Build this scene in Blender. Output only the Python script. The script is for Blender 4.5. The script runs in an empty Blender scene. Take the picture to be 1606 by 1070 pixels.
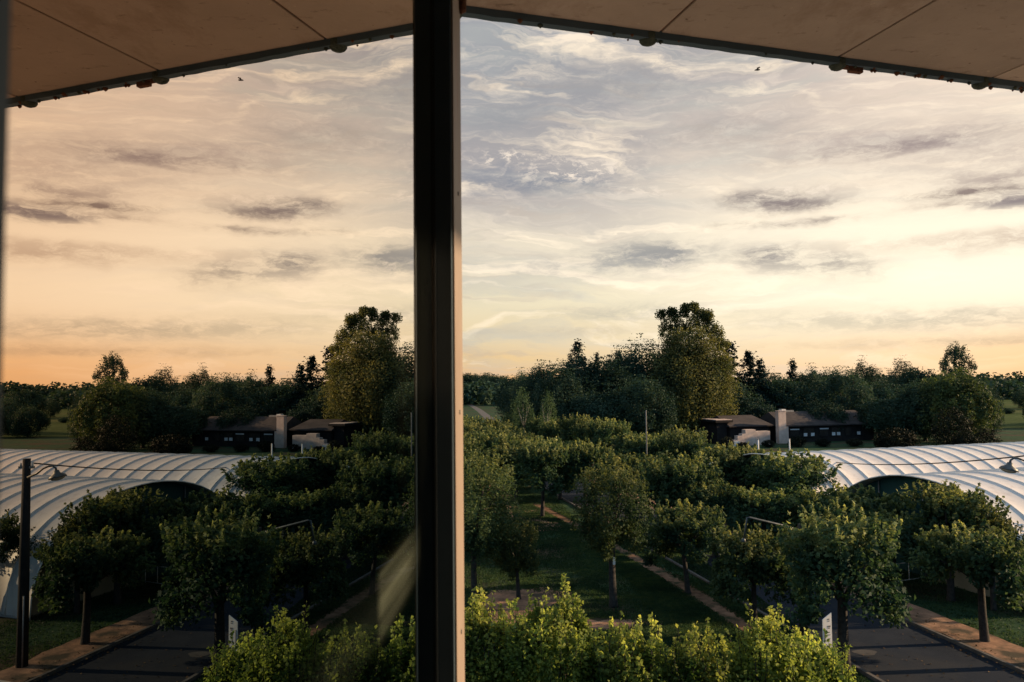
import bpy, math, random
import numpy as np
from mathutils import Vector, Matrix

sc = bpy.context.scene
col = sc.collection
R = math.radians
rnd = random.Random(7)
H = 10.0                       # eye height above the ground

# ------------------------------------------------------------------ camera
cam = bpy.data.cameras.new("camera")
cam_o = bpy.data.objects.new("camera", cam)
col.objects.link(cam_o)
cam.sensor_width = 36.0
cam.lens = 26.9
cam.clip_start = 0.02
cam.clip_end = 6000
CM = Matrix.Rotation(R(90 + 3.1), 3, 'X') @ Matrix.Rotation(R(-0.61), 3, 'Z')
cam_o.matrix_world = Matrix.Translation((0, 0, H)) @ CM.to_4x4()
cam.dof.use_dof = True
cam.dof.focus_distance = 60
cam.dof.aperture_fstop = 9.0
sc.camera = cam_o
EYE = Vector((0, 0, H))

def ray(px, py):
    f = 26.9 / 36 * 1606
    return (CM @ Vector(((px - 803) / f, -(py - 535) / f, -1))).normalized()

def on(px, py, z=0.0):
    """point of the horizontal plane z seen at a place of the photograph"""
    d = ray(px, py)
    return EYE + d * ((z - H) / d.z)

def at(px, py, Y):
    d = ray(px, py)
    return EYE + d * (Y / d.y)

# ------------------------------------------------------------------ tagging
def tag(o, label=None, cat=None, group=None, kind=None):
    if label: o["label"] = label
    if cat: o["category"] = cat
    if group: o["group"] = group
    if kind: o["kind"] = kind
    return o

def empty(name, loc, rz=0.0):
    o = bpy.data.objects.new(name, None)
    o.location = loc
    o.rotation_euler = (0, 0, rz)
    o.empty_display_size = 0.2
    col.objects.link(o)
    return o

# ------------------------------------------------------------------ meshes
class MB:
    def __init__(s): s.v = []; s.f = []; s.sm = []
    def add(s, vs, fs, smooth=False):
        b = len(s.v); s.v += [tuple(v) for v in vs]
        s.f += [tuple(b + i for i in f) for f in fs]; s.sm += [smooth] * len(fs)
        return s
    def box(s, lo, hi, M=None):
        x0, y0, z0 = lo; x1, y1, z1 = hi
        vs = [Vector(p) for p in ((x0,y0,z0),(x1,y0,z0),(x1,y1,z0),(x0,y1,z0),(x0,y0,z1),(x1,y0,z1),(x1,y1,z1),(x0,y1,z1))]
        if M is not None: vs = [M @ v for v in vs]
        return s.add(vs, [(0,3,2,1),(4,5,6,7),(0,1,5,4),(1,2,6,5),(2,3,7,6),(3,0,4,7)])
    def tube(s, pts, rads, n=8, cap=True):
        pts = [Vector(p) for p in pts]; vs = []; fs = []
        for i, p in enumerate(pts):
            t = (pts[min(i+1, len(pts)-1)] - pts[max(i-1, 0)]).normalized()
            a = t.orthogonal().normalized() if i == 0 else (a - t * a.dot(t)).normalized()
            b = t.cross(a)
            for k in range(n):
                w = 2 * math.pi * k / n
                vs.append(p + (a * math.cos(w) + b * math.sin(w)) * rads[i])
        for i in range(len(pts) - 1):
            for k in range(n):
                fs.append((i*n+k, i*n+(k+1)%n, (i+1)*n+(k+1)%n, (i+1)*n+k))
        if cap:
            fs.append(tuple(range(n-1, -1, -1))); fs.append(tuple((len(pts)-1)*n + k for k in range(n)))
        return s.add(vs, fs, True)
    def lathe(s, prof, c=(0,0,0), n=16, M=None):
        vs = []; fs = []
        for r, z in prof:
            for k in range(n):
                w = 2*math.pi*k/n
                v = Vector((r*math.cos(w), r*math.sin(w), z))
                if M is not None: v = M @ v
                vs.append(v + Vector(c))
        for i in range(len(prof)-1):
            for k in range(n):
                fs.append((i*n+k, i*n+(k+1)%n, (i+1)*n+(k+1)%n, (i+1)*n+k))
        return s.add(vs, fs, True)
    def build(s, name, mat, parent=None, loc=None, bevel=0):
        me = bpy.data.meshes.new(name)
        me.from_pydata(s.v, [], s.f); me.update()
        me.polygons.foreach_set("use_smooth", s.sm)
        if mat: me.materials.append(mat)
        o = bpy.data.objects.new(name, me)
        if parent: o.parent = parent
        if loc is not None: o.location = loc
        col.objects.link(o)
        if bevel:
            b = o.modifiers.new("bevel", 'BEVEL'); b.width = bevel; b.segments = 2; b.limit_method = 'ANGLE'
        return o

def np_mesh(name, V, F4, mat):
    me = bpy.data.meshes.new(name)
    nf = len(F4)
    me.vertices.add(len(V)); me.vertices.foreach_set("co", V.astype(np.float32).ravel())
    me.loops.add(nf * 4); me.loops.foreach_set("vertex_index", F4.astype(np.int32).ravel())
    me.polygons.add(nf)
    me.polygons.foreach_set("loop_start", np.arange(0, nf * 4, 4, dtype=np.int32))
    me.update(calc_edges=True)
    me.materials.append(mat)
    return me

def leaves_mesh(name, P, N, size, mat, seed, asp=0.62):
    """P leaf centres, N preferred normals, size per leaf"""
    g = np.random.default_rng(seed)
    n = len(P)
    N = N / (np.linalg.norm(N, axis=1, keepdims=True) + 1e-9)
    A = g.normal(size=(n, 3)); A -= N * (A * N).sum(1, keepdims=True)
    A /= np.linalg.norm(A, axis=1, keepdims=True) + 1e-9
    B = np.cross(N, A)
    s = np.asarray(size).reshape(-1, 1) * g.uniform(.65, 1.3, (n, 1))
    fold = N * s * .16
    V = np.stack([P - A * s * .5, P + B * s * .5 * asp + fold, P + A * s * .55, P - B * s * .5 * asp + fold], 1).reshape(-1, 3)
    F = np.arange(n * 4).reshape(-1, 4)
    return np_mesh(name, V, F, mat)

# ------------------------------------------------------------------ materials
def newmat(name):
    m = bpy.data.materials.new(name); m.use_nodes = True
    nt = m.node_tree; nt.nodes.clear()
    out = nt.nodes.new('ShaderNodeOutputMaterial')
    return m, nt, out

def lk(nt, a, b): nt.links.new(a, b)

def noise_fac(nt, scale, detail=4, rough=.6, coord='Object', stretch=None, lo=.35, hi=.65):
    if coord == 'World':
        g = nt.nodes.new('ShaderNodeNewGeometry'); src = g.outputs['Position']
    else:
        tc = nt.nodes.new('ShaderNodeTexCoord'); src = tc.outputs[coord]
    if stretch:
        mp = nt.nodes.new('ShaderNodeMapping'); mp.inputs['Scale'].default_value = stretch
        lk(nt, src, mp.inputs[0]); src = mp.outputs[0]
    nz = nt.nodes.new('ShaderNodeTexNoise'); nz.inputs['Scale'].default_value = scale
    nz.inputs['Detail'].default_value = detail; nz.inputs['Roughness'].default_value = rough
    lk(nt, src, nz.inputs['Vector'])
    mr = nt.nodes.new('ShaderNodeMapRange'); mr.inputs[1].default_value = lo; mr.inputs[2].default_value = hi
    lk(nt, nz.outputs['Fac'], mr.inputs[0])
    return mr.outputs[0]

def mixc(nt, fac, a, b, mode='MIX'):
    m = nt.nodes.new('ShaderNodeMix'); m.data_type = 'RGBA'; m.blend_type = mode
    if isinstance(fac, (int, float)): m.inputs[0].default_value = fac
    else: lk(nt, fac, m.inputs[0])
    for i, c in ((6, a), (7, b)):
        if isinstance(c, tuple): m.inputs[i].default_value = (*c, 1)
        else: lk(nt, c, m.inputs[i])
    return m.outputs[2]

def surf(name, c1, c2, scale=3, rough=.8, bump=.0, bscale=None, coord='Object', c3=None, s3=.3, metal=0, spec=.3, stretch=None, lo=.35, hi=.65):
    m, nt, out = newmat(name)
    p = nt.nodes.new('ShaderNodeBsdfPrincipled')
    f = noise_fac(nt, scale, coord=coord, stretch=stretch, lo=lo, hi=hi)
    c = mixc(nt, f, c1, c2)
    if c3:
        f3 = noise_fac(nt, s3, 5, coord=coord, lo=.48, hi=.62)
        c = mixc(nt, f3, c, c3)
    lk(nt, c, p.inputs['Base Color'])
    p.inputs['Roughness'].default_value = rough; p.inputs['Metallic'].default_value = metal
    p.inputs['Specular IOR Level'].default_value = spec
    if bump:
        b = nt.nodes.new('ShaderNodeBump'); b.inputs['Strength'].default_value = bump
        b.inputs['Distance'].default_value = .02
        lk(nt, noise_fac(nt, bscale or scale * 6, coord=coord, lo=.2, hi=.8), b.inputs['Height'])
        lk(nt, b.outputs[0], p.inputs['Normal'])
    lk(nt, p.outputs[0], out.inputs[0])
    return m

def leafmat(name, dark, light, trans=.35, fine=6.0, coarse=.6, rough=.6, spec=.08, lit_top=None):
    m, nt, out = newmat(name)
    f1 = noise_fac(nt, fine, 2, coord='World', lo=.3, hi=.7)
    f2 = noise_fac(nt, coarse, 3, coord='World', lo=.35, hi=.65)
    oi = nt.nodes.new('ShaderNodeObjectInfo')
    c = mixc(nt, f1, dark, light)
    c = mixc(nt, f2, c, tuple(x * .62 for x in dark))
    if lit_top:      # sunlit look of the crown tops, painted into the leaf colour
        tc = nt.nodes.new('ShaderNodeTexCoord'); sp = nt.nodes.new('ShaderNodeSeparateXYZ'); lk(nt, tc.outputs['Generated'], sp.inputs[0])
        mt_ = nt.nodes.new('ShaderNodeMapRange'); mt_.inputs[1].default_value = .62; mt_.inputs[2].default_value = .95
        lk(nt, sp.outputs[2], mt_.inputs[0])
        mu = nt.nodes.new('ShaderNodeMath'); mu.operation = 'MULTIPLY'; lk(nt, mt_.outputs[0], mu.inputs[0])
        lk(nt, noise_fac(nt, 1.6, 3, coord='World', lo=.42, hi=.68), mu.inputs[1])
        c = mixc(nt, mu.outputs[0], c, lit_top)
    hv = nt.nodes.new('ShaderNodeHueSaturation')
    mr = nt.nodes.new('ShaderNodeMapRange'); mr.inputs[3].default_value = .78; mr.inputs[4].default_value = 1.12
    lk(nt, oi.outputs['Random'], mr.inputs[0]); lk(nt, mr.outputs[0], hv.inputs['Value'])
    mr2 = nt.nodes.new('ShaderNodeMapRange'); mr2.inputs[3].default_value = .492; mr2.inputs[4].default_value = .506
    lk(nt, oi.outputs['Random'], mr2.inputs[0]); lk(nt, mr2.outputs[0], hv.inputs['Hue'])
    lk(nt, c, hv.inputs['Color'])
    p = nt.nodes.new('ShaderNodeBsdfPrincipled'); p.inputs['Roughness'].default_value = rough
    p.inputs['Specular IOR Level'].default_value = spec
    lk(nt, hv.outputs[0], p.inputs['Base Color'])
    t = nt.nodes.new('ShaderNodeBsdfTranslucent')
    tcol = mixc(nt, 1.0, hv.outputs[0], (1.5, 1.5, .85), 'MULTIPLY')
    lk(nt, tcol, t.inputs[0])
    mx = nt.nodes.new('ShaderNodeMixShader'); mx.inputs[0].default_value = trans
    lk(nt, p.outputs[0], mx.inputs[1]); lk(nt, t.outputs[0], mx.inputs[2])
    lk(nt, mx.outputs[0], out.inputs[0])
    return m

M = {}
M['leaf_plane'] = leafmat('leaf_plane', (.028, .072, .046), (.115, .155, .060), .34, lit_top=(.48, .47, .18))
M['leaf_lush'] = leafmat('leaf_lush', (.036, .076, .042), (.135, .160, .058), .34, lit_top=(.34, .33, .12))
M['leaf_bush'] = leafmat('leaf_bush', (.060, .130, .040), (.44, .50, .12), .50, fine=9, coarse=.9, lit_top=(.62, .64, .18))
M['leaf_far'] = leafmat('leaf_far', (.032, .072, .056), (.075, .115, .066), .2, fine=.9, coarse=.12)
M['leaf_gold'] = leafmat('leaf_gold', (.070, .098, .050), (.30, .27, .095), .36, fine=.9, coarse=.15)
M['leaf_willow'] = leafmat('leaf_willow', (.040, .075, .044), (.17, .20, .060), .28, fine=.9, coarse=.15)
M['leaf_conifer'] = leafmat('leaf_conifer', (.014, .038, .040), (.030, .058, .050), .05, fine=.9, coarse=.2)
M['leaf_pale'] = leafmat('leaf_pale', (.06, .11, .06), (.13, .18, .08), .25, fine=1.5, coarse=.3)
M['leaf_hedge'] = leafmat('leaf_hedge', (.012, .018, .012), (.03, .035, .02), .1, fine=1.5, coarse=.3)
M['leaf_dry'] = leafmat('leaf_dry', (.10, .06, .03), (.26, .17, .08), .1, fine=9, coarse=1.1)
M['bark'] = surf('bark', (.018, .018, .018), (.050, .044, .038), 7, .9, .5, coord='World')
M['bark_pale'] = surf('bark_pale', (.16, .15, .13), (.34, .32, .28), 5, .85, .3, coord='World')
M['grass_ground'] = surf('grass_ground', (.020, .048, .028), (.042, .078, .034), .9, .95, .4, 14, coord='World', c3=(.060, .048, .030), s3=.17, spec=.05)
M['grass_blade'] = leafmat('grass_blade', (.028, .068, .036), (.085, .120, .042), .3, fine=3, coarse=.3)
M['field'] = surf('field', (.032, .055, .016), (.060, .085, .026), .05, .95, coord='World', c3=(.075, .085, .030), s3=.02, spec=.03)
M['dirt'] = surf('dirt', (.17, .095, .060), (.40, .225, .135), 1.6, .95, .5, 18, coord='World', c3=(.05, .040, .024), s3=.55)
M['dirt_path'] = surf('dirt_path', (.11, .065, .042), (.26, .155, .10), 2.2, .95, .5, 18, coord='World', c3=(.030, .042, .022), s3=.9, spec=.05)
M['dirt_dull'] = surf('dirt_dull', (.024, .026, .016), (.085, .060, .044), .8, .95, .5, 18, coord='World', c3=(.012, .022, .012), s3=.45)
M['asphalt'] = surf('asphalt', (.010, .016, .026), (.018, .024, .034), .8, .82, .25, 60, coord='World', c3=(.024, .027, .032), s3=.28, spec=.12)
M['asphalt_old'] = surf('asphalt_old', (.05, .048, .046), (.075, .07, .066), .8, .9, .25, 40, coord='World')
M['kerb'] = surf('kerb', (.06, .058, .055), (.12, .11, .10), 2.2, .85, .2, coord='World')
M['bounce_deck'] = surf('bounce_deck', (.48, .42, .37), (.60, .53, .46), 1.2, .9, .2, coord='World')  # pale surface of the added light-bouncing slab
M['pole_grey'] = surf('pole_grey', (.10, .10, .09), (.2, .19, .17), 4, .8, coord='World')
M['concrete'] = surf('concrete', (.30, .27, .24), (.42, .38, .33), 2.5, .85, .2, coord='World')
M['roof_tile'] = surf('roof_tile', (.034, .028, .028), (.062, .050, .047), .8, .9, .4, 6, coord='World')
M['house_wall'] = surf('house_wall', (.012, .010, .010), (.022, .018, .017), 1.0, .9, coord='World')
M['stone_pale'] = surf('stone_pale', (.50, .38, .32), (.66, .52, .44), 1.1, .85, .3, coord='World')
M['white_paint'] = surf('white_paint', (.70, .67, .62), (.82, .79, .74), 3, .6, coord='World')
M['blind'] = surf('blind', (.55, .55, .56), (.75, .75, .76), 2, .7, coord='World')
M['dark_glass'] = surf('dark_glass', (.01, .012, .015), (.02, .022, .026), 2, .15, coord='World')
M['steel'] = surf('steel', (.22, .22, .22), (.36, .35, .34), 12, .45, coord='World', metal=.6)
M['lamp_metal'] = surf('lamp_metal', (.06, .07, .075), (.12, .13, .13), 9, .45, coord='World', metal=.3)
M['lamp_glass'] = surf('lamp_glass', (.45, .44, .40), (.6, .58, .52), 9, .3, coord='World')
M['pole_concrete'] = surf('pole_concrete', (.012, .014, .015), (.028, .028, .028), 4, .85, .3, coord='World')
M['rubber'] = surf('rubber', (.012, .012, .013), (.02, .02, .022), 5, .6, coord='World')
M['insect'] = surf('insect', (.010, .009, .008), (.02, .018, .015), 50, .5)
M['insect_wing'] = surf('insect_wing', (.05, .045, .04), (.09, .08, .07), 50, .4)
M['teal'] = surf('teal', (.010, .050, .052), (.016, .075, .072), .6, .8, coord='World')
M['tan_sheet'] = surf('tan_sheet', (.26, .24, .17), (.36, .32, .23), .6, .7, coord='World')
M['stain'] = surf('stain', (.10, .045, .030), (.2, .09, .055), 20, .9, .5, coord='World')
M['moss'] = surf('moss', (.035, .05, .045), (.08, .10, .085), 30, .9, .4, coord='World')
M['marking_grey'] = surf('marking_grey', (.16, .14, .13), (.26, .23, .21), 12, .7, coord='World')
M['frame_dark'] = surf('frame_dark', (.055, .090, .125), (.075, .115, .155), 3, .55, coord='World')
M['frame_core'] = surf('frame_core', (.03, .04, .05), (.04, .05, .06), 3, .6, coord='World')

# sheeting of the tunnels: white, a little dirty, slightly translucent
def sheet_material():
    m, nt, out = newmat('white_sheeting')
    p = nt.nodes.new('ShaderNodeBsdfPrincipled'); p.inputs['Roughness'].default_value = .5
    c = mixc(nt, noise_fac(nt, .5, 5, coord='World'), (.60, .56, .53), (.70, .66, .62))
    c = mixc(nt, noise_fac(nt, 2.5, 5, coord='World', stretch=(1, 1, .25), lo=.5, hi=.8), c, (.50, .45, .42))
    lk(nt, c, p.inputs['Base Color'])
    lk(nt, p.outputs[0], out.inputs[0])
    return m
M['sheet'] = sheet_material()

# underside of the canopy: weathered brown render with stains
def soffit_material():
    m, nt, out = newmat('soffit')
    p = nt.nodes.new('ShaderNodeBsdfPrincipled'); p.inputs['Roughness'].default_value = .75
    c = mixc(nt, noise_fac(nt, 1.3, 6, .65, coord='World', lo=.3, hi=.7), (.40, .32, .265), (.54, .43, .36))
    oi = nt.nodes.new('ShaderNodeObjectInfo'); pm = nt.nodes.new('ShaderNodeMapRange'); pm.inputs[3].default_value = .78; pm.inputs[4].default_value = 1.12
    lk(nt, oi.outputs['Random'], pm.inputs[0]); hv = nt.nodes.new('ShaderNodeHueSaturation'); lk(nt, pm.outputs[0], hv.inputs['Value']); lk(nt, c, hv.inputs['Color']); c = hv.outputs[0]
    c = mixc(nt, noise_fac(nt, .9, 7, .7, coord='World', stretch=(1.6, .8, 1), lo=.52, hi=.60), c, mixc(nt, 1.0, c, (.80, .76, .72), 'MULTIPLY'))
    c = mixc(nt, noise_fac(nt, 9, 5, .7, coord='World', stretch=(1, 2.2, 1), lo=.60, hi=.75), c, (.17, .12, .09))
    c = mixc(nt, noise_fac(nt, 30, 2, .5, coord='World', lo=.70, hi=.78), c, (.12, .07, .05))
    c = mixc(nt, noise_fac(nt, 22, 2, .5, coord='World', stretch=(1, 1, 3), lo=.72, hi=.8), c, (.5, .40, .32))
    lk(nt, c, p.inputs['Base Color'])
    b = nt.nodes.new('ShaderNodeBump'); b.inputs['Strength'].default_value = .25; b.inputs['Distance'].default_value = .01
    lk(nt, noise_fac(nt, 40, 5, coord='World', lo=.2, hi=.8), b.inputs['Height'])
    lk(nt, b.outputs[0], p.inputs['Normal'])
    lk(nt, p.outputs[0], out.inputs[0])
    return m
M['soffit'] = soffit_material()

# dark coated window glass: mirror-like, warm tint, faint dust that catches the sun
def glass_material():
    m, nt, out = newmat('coated_glass')
    g = nt.nodes.new('ShaderNodeBsdfGlossy'); g.inputs['Roughness'].default_value = 0.0
    lw = nt.nodes.new('ShaderNodeLayerWeight'); lw.inputs['Blend'].default_value = .5
    mr = nt.nodes.new('ShaderNodeMapRange'); mr.inputs[1].default_value = .44; mr.inputs[2].default_value = .86
    lk(nt, lw.outputs['Facing'], mr.inputs[0])
    c = mixc(nt, mr.outputs[0], (.78, .61, .48), (.90, .83, .75))
    # deeper shade of the lower reflection, painted into the tint by height
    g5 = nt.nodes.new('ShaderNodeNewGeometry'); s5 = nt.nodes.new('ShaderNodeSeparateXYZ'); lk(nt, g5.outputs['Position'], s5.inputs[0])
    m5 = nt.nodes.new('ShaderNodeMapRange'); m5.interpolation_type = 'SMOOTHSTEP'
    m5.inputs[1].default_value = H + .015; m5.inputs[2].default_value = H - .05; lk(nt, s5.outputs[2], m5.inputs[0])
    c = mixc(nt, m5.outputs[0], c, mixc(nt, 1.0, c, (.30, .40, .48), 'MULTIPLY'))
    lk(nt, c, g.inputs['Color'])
    d = nt.nodes.new('ShaderNodeBsdfDiffuse'); d.inputs['Color'].default_value = (.42, .50, .40, 1)
    f = noise_fac(nt, 3.0, 5, .6, coord='World', stretch=(1, 1, .35), lo=.50, hi=.80)
    mm = nt.nodes.new('ShaderNodeMath'); mm.operation = 'MULTIPLY_ADD'; mm.inputs[1].default_value = .010
    lk(nt, f, mm.inputs[0])
    # wiped smear low down beside the stile: diagonal streaks of dust
    ge = nt.nodes.new('ShaderNodeNewGeometry'); sp = nt.nodes.new('ShaderNodeSeparateXYZ'); lk(nt, ge.outputs['Position'], sp.inputs[0])
    def mt(op, *a):
        n = nt.nodes.new('ShaderNodeMath'); n.operation = op
        for i, x in enumerate(a):
            if isinstance(x, (int, float)): n.inputs[i].default_value = x
            else: lk(nt, x, n.inputs[i])
        return n.outputs[0]
    zz = mt('SUBTRACT', sp.outputs[2], H); yy = sp.outputs[1]
    def band(z0, w_, k):
        t = mt('DIVIDE', mt('SUBTRACT', mt('ADD', zz, mt('MULTIPLY', yy, .012)), z0), w_)
        return mt('MULTIPLY', mt('POWER', 2.718, mt('MULTIPLY', mt('MULTIPLY', t, t), -1)), k)
    cb = nt.nodes.new('ShaderNodeCombineXYZ'); lk(nt, mt('MULTIPLY', yy, 3), cb.inputs[0]); lk(nt, mt('MULTIPLY', zz, 120), cb.inputs[1])
    nz = nt.nodes.new('ShaderNodeTexNoise'); nz.inputs['Scale'].default_value = 1; nz.inputs['Detail'].default_value = 4; lk(nt, cb.outputs[0], nz.inputs['Vector'])
    ends = nt.nodes.new('ShaderNodeMapRange'); ends.interpolation_type = 'SMOOTHSTEP'; ends.inputs[1].default_value = .42; ends.inputs[2].default_value = .62; lk(nt, yy, ends.inputs[0])
    far_ = nt.nodes.new('ShaderNodeMapRange'); far_.interpolation_type = 'SMOOTHSTEP'; far_.inputs[1].default_value = 1.10; far_.inputs[2].default_value = .92; lk(nt, yy, far_.inputs[0])
    bd = mt('ADD', band(-.215, .022, .20), mt('ADD', band(-.186, .004, .06), band(-.245, .008, .05)))
    lk(nt, mt('MULTIPLY', mt('MULTIPLY', bd, mt('MULTIPLY', ends.outputs[0], far_.outputs[0])), nz.outputs['Fac']), mm.inputs[2])
    mx = nt.nodes.new('ShaderNodeMixShader'); lk(nt, mm.outputs[0], mx.inputs[0])
    lk(nt, g.outputs[0], mx.inputs[1]); lk(nt, d.outputs[0], mx.inputs[2])
    lk(nt, mx.outputs[0], out.inputs[0])
    return m
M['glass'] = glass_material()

# warm outer face of the window stile
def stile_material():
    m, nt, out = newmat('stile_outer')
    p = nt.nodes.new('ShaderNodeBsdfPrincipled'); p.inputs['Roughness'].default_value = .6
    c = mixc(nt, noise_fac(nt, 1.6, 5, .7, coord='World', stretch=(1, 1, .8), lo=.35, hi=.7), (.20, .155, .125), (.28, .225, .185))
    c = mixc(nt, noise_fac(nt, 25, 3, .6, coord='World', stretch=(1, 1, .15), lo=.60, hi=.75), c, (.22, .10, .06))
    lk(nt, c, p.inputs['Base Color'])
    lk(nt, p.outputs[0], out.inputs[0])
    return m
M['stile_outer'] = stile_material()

# ------------------------------------------------------------------ sun and sky
SUN_AZ, SUN_EL = R(86), R(17)          # azimuth clockwise from +Y
sd = Vector((math.sin(SUN_AZ) * math.cos(SUN_EL), math.cos(SUN_AZ) * math.cos(SUN_EL), math.sin(SUN_EL)))
sun = bpy.data.lights.new("sun", 'SUN'); sun.energy = 8.0; sun.angle = R(.6); sun.color = (1.0, .70, .42)
sun_o = bpy.data.objects.new("sun", sun); col.objects.link(sun_o)
sun_o.rotation_euler = sd.to_track_quat('Z', 'Y').to_euler()
sun_o.location = (60, 20, 40)

def make_world():
    w = bpy.data.worlds.new("World"); sc.world = w; w.use_nodes = True
    nt = w.node_tree; nt.nodes.clear()
    out = nt.nodes.new('ShaderNodeOutputWorld')
    sky = nt.nodes.new('ShaderNodeTexSky'); sky.sky_type = 'NISHITA'; sky.sun_disc = False
    sky.sun_elevation = SUN_EL; sky.sun_rotation = SUN_AZ
    bg1 = nt.nodes.new('ShaderNodeBackground'); bg1.inputs[1].default_value = .05
    lk(nt, sky.outputs[0], bg1.inputs[0])
    tc = nt.nodes.new('ShaderNodeTexCoord')
    sep = nt.nodes.new('ShaderNodeSeparateXYZ'); lk(nt, tc.outputs['Generated'], sep.inputs[0])
    def mt(op, *a, clamp=False):
        n = nt.nodes.new('ShaderNodeMath'); n.operation = op; n.use_clamp = clamp
        for i, x in enumerate(a):
            if isinstance(x, (int, float)): n.inputs[i].default_value = x
            else: lk(nt, x, n.inputs[i])
        return n.outputs[0]
    az = mt('ARCTAN2', sep.outputs[0], sep.outputs[1])
    el = mt('ARCSINE', sep.outputs[2])
    def noise(sx, sy, detail=5, rough=.55, off=0.0, dist=0.0, lo=.35, hi=.65, a=None, e=None):
        cb = nt.nodes.new('ShaderNodeCombineXYZ')
        lk(nt, mt('MULTIPLY', a or az, sx), cb.inputs[0]); lk(nt, mt('MULTIPLY', e or el, sy), cb.inputs[1])
        cb.inputs[2].default_value = off
        n = nt.nodes.new('ShaderNodeTexNoise'); n.inputs['Scale'].default_value = 1
        n.inputs['Detail'].default_value = detail; n.inputs['Roughness'].default_value = rough
        n.inputs['Distortion'].default_value = dist
        lk(nt, cb.outputs[0], n.inputs['Vector'])
        if lo is None: return n.outputs['Fac']
        mr = nt.nodes.new('ShaderNodeMapRange'); mr.inputs[1].default_value = lo; mr.inputs[2].default_value = hi
        lk(nt, n.outputs['Fac'], mr.inputs[0]); return mr.outputs[0]
    # warped coordinates
    wa = mt('MULTIPLY', mt('SUBTRACT', noise(4, 9, 5, .6, off=3.1, lo=None), .5), .22)
    we = mt('MULTIPLY', mt('SUBTRACT', noise(3.5, 10, 5, .6, off=8.7, lo=None), .5), .085)
    az2 = mt('ADD', az, wa); el2 = mt('ADD', el, we)
    # streaks lean a little: they rise towards the left high up
    lean = mt('ADD', el2, mt('MULTIPLY', az2, mt('MULTIPLY', el, .35)))
    # small scale warp for cloud edges
    az3 = mt('ADD', az, mt('MULTIPLY', mt('SUBTRACT', noise(18, 40, 4, .6, off=13.1, lo=None), .5), .06))
    el3 = mt('ADD', el, mt('MULTIPLY', mt('SUBTRACT', noise(16, 38, 4, .6, off=18.7, lo=None), .5), .020))
    cr = nt.nodes.new('ShaderNodeValToRGB'); cr.color_ramp.interpolation = 'EASE'
    stops = [(0.0, (.64, .33, .12)), (.035, (.62, .42, .19)), (.065, (.63, .50, .29)), (.11, (.66, .57, .37)), (.18, (.70, .60, .44)),
             (.25, (.65, .53, .41)), (.32, (.55, .44, .37)), (.42, (.44, .38, .36)), (.58, (.18, .26, .34)), (1.0, (.15, .31, .50))]
    el_r = cr.color_ramp.elements
    el_r[0].position = 0; el_r[0].color = (*stops[0][1], 1); el_r[1].position = 1; el_r[1].color = (*stops[-1][1], 1)
    for p_, c_ in stops[1:-1]:
        e_ = el_r.new(p_); e_.color = (*c_, 1)
    lk(nt, mt('ADD', el, mt('MULTIPLY', we, .35)), cr.inputs[0])
    c = cr.outputs[0]
    def blobf(a0, e0, ra, re, A=None, E=None, p=2):
        da = mt('DIVIDE', mt('SUBTRACT', A or az3, a0), ra); de = mt('DIVIDE', mt('SUBTRACT', E or el3, e0), re)
        r2 = mt('ADD', mt('MULTIPLY', da, da), mt('MULTIPLY', de, de))
        return mt('POWER', 2.718, mt('MULTIPLY', r2, -1))
    def ae(px, py):
        d = ray(px, py); return math.atan2(d.x, d.y), math.asin(d.z)
    # cool grey upper left part of the open view
    a0, e0 = ae(770, 90)
    c = mixc(nt, mt('MULTIPLY', blobf(a0, e0, .38, .21), .9, clamp=True), c, (.25, .265, .285))
    hi_ = nt.nodes.new('ShaderNodeMapRange'); hi_.inputs[1].default_value = .08; hi_.inputs[2].default_value = .26
    lk(nt, el, hi_.inputs[0])
    # soft grey-mauve veils, mostly in the upper half
    v = noise(2.6, 13, 7, .58, off=1.3, dist=.3, lo=.47, hi=.63, a=az2, e=lean)
    c = mixc(nt, mt('MULTIPLY', mt('MULTIPLY', v, hi_.outputs[0]), .90), c, (.27, .255, .265))
    # greyish bars nearer the horizon
    v3 = noise(3.4, 26, 6, .55, off=5.5, dist=.3, lo=.50, hi=.66, a=az2, e=lean)
    c = mixc(nt, mt('MULTIPLY', v3, .62), c, (.35, .36, .34))
    # sunlit cirrus filaments
    v2 = noise(4.5, 30, 8, .62, off=2.2, dist=.5, lo=.52, hi=.66, a=az2, e=lean)
    c = mixc(nt, mt('MULTIPLY', v2, .75), c, (.90, .75, .56))
    v5 = noise(9, 55, 8, .68, off=21.2, dist=1.2, lo=.50, hi=.68, a=az2, e=lean)
    c = mixc(nt, mt('MULTIPLY', mt('MULTIPLY', v5, hi_.outputs[0]), .35), c, (.78, .66, .54))
    v4 = noise(7, 60, 7, .6, off=12.2, dist=.5, lo=.54, hi=.70, a=az2, e=lean)
    c = mixc(nt, mt('MULTIPLY', v4, .38), c, (.34, .28, .24))
    # glow of the low sun behind thin cloud, right of the view
    a0, e0 = ae(1640, 400)
    c = mixc(nt, mt('MULTIPLY', blobf(a0, e0, .46, .17, A=az, E=el), .85), c, (.94, .84, .66), 'MIX')
    a0, e0 = ae(1610, 190)
    c = mixc(nt, mt('MULTIPLY', blobf(a0, e0, .28, .13, A=az, E=el), .30), c, (.68, .53, .40))
    a0, e0 = ae(1800, 575)
    c = mixc(nt, mt('MULTIPLY', blobf(a0, e0, .30, .05, A=az, E=el), .75), c, (.84, .46, .17))
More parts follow.
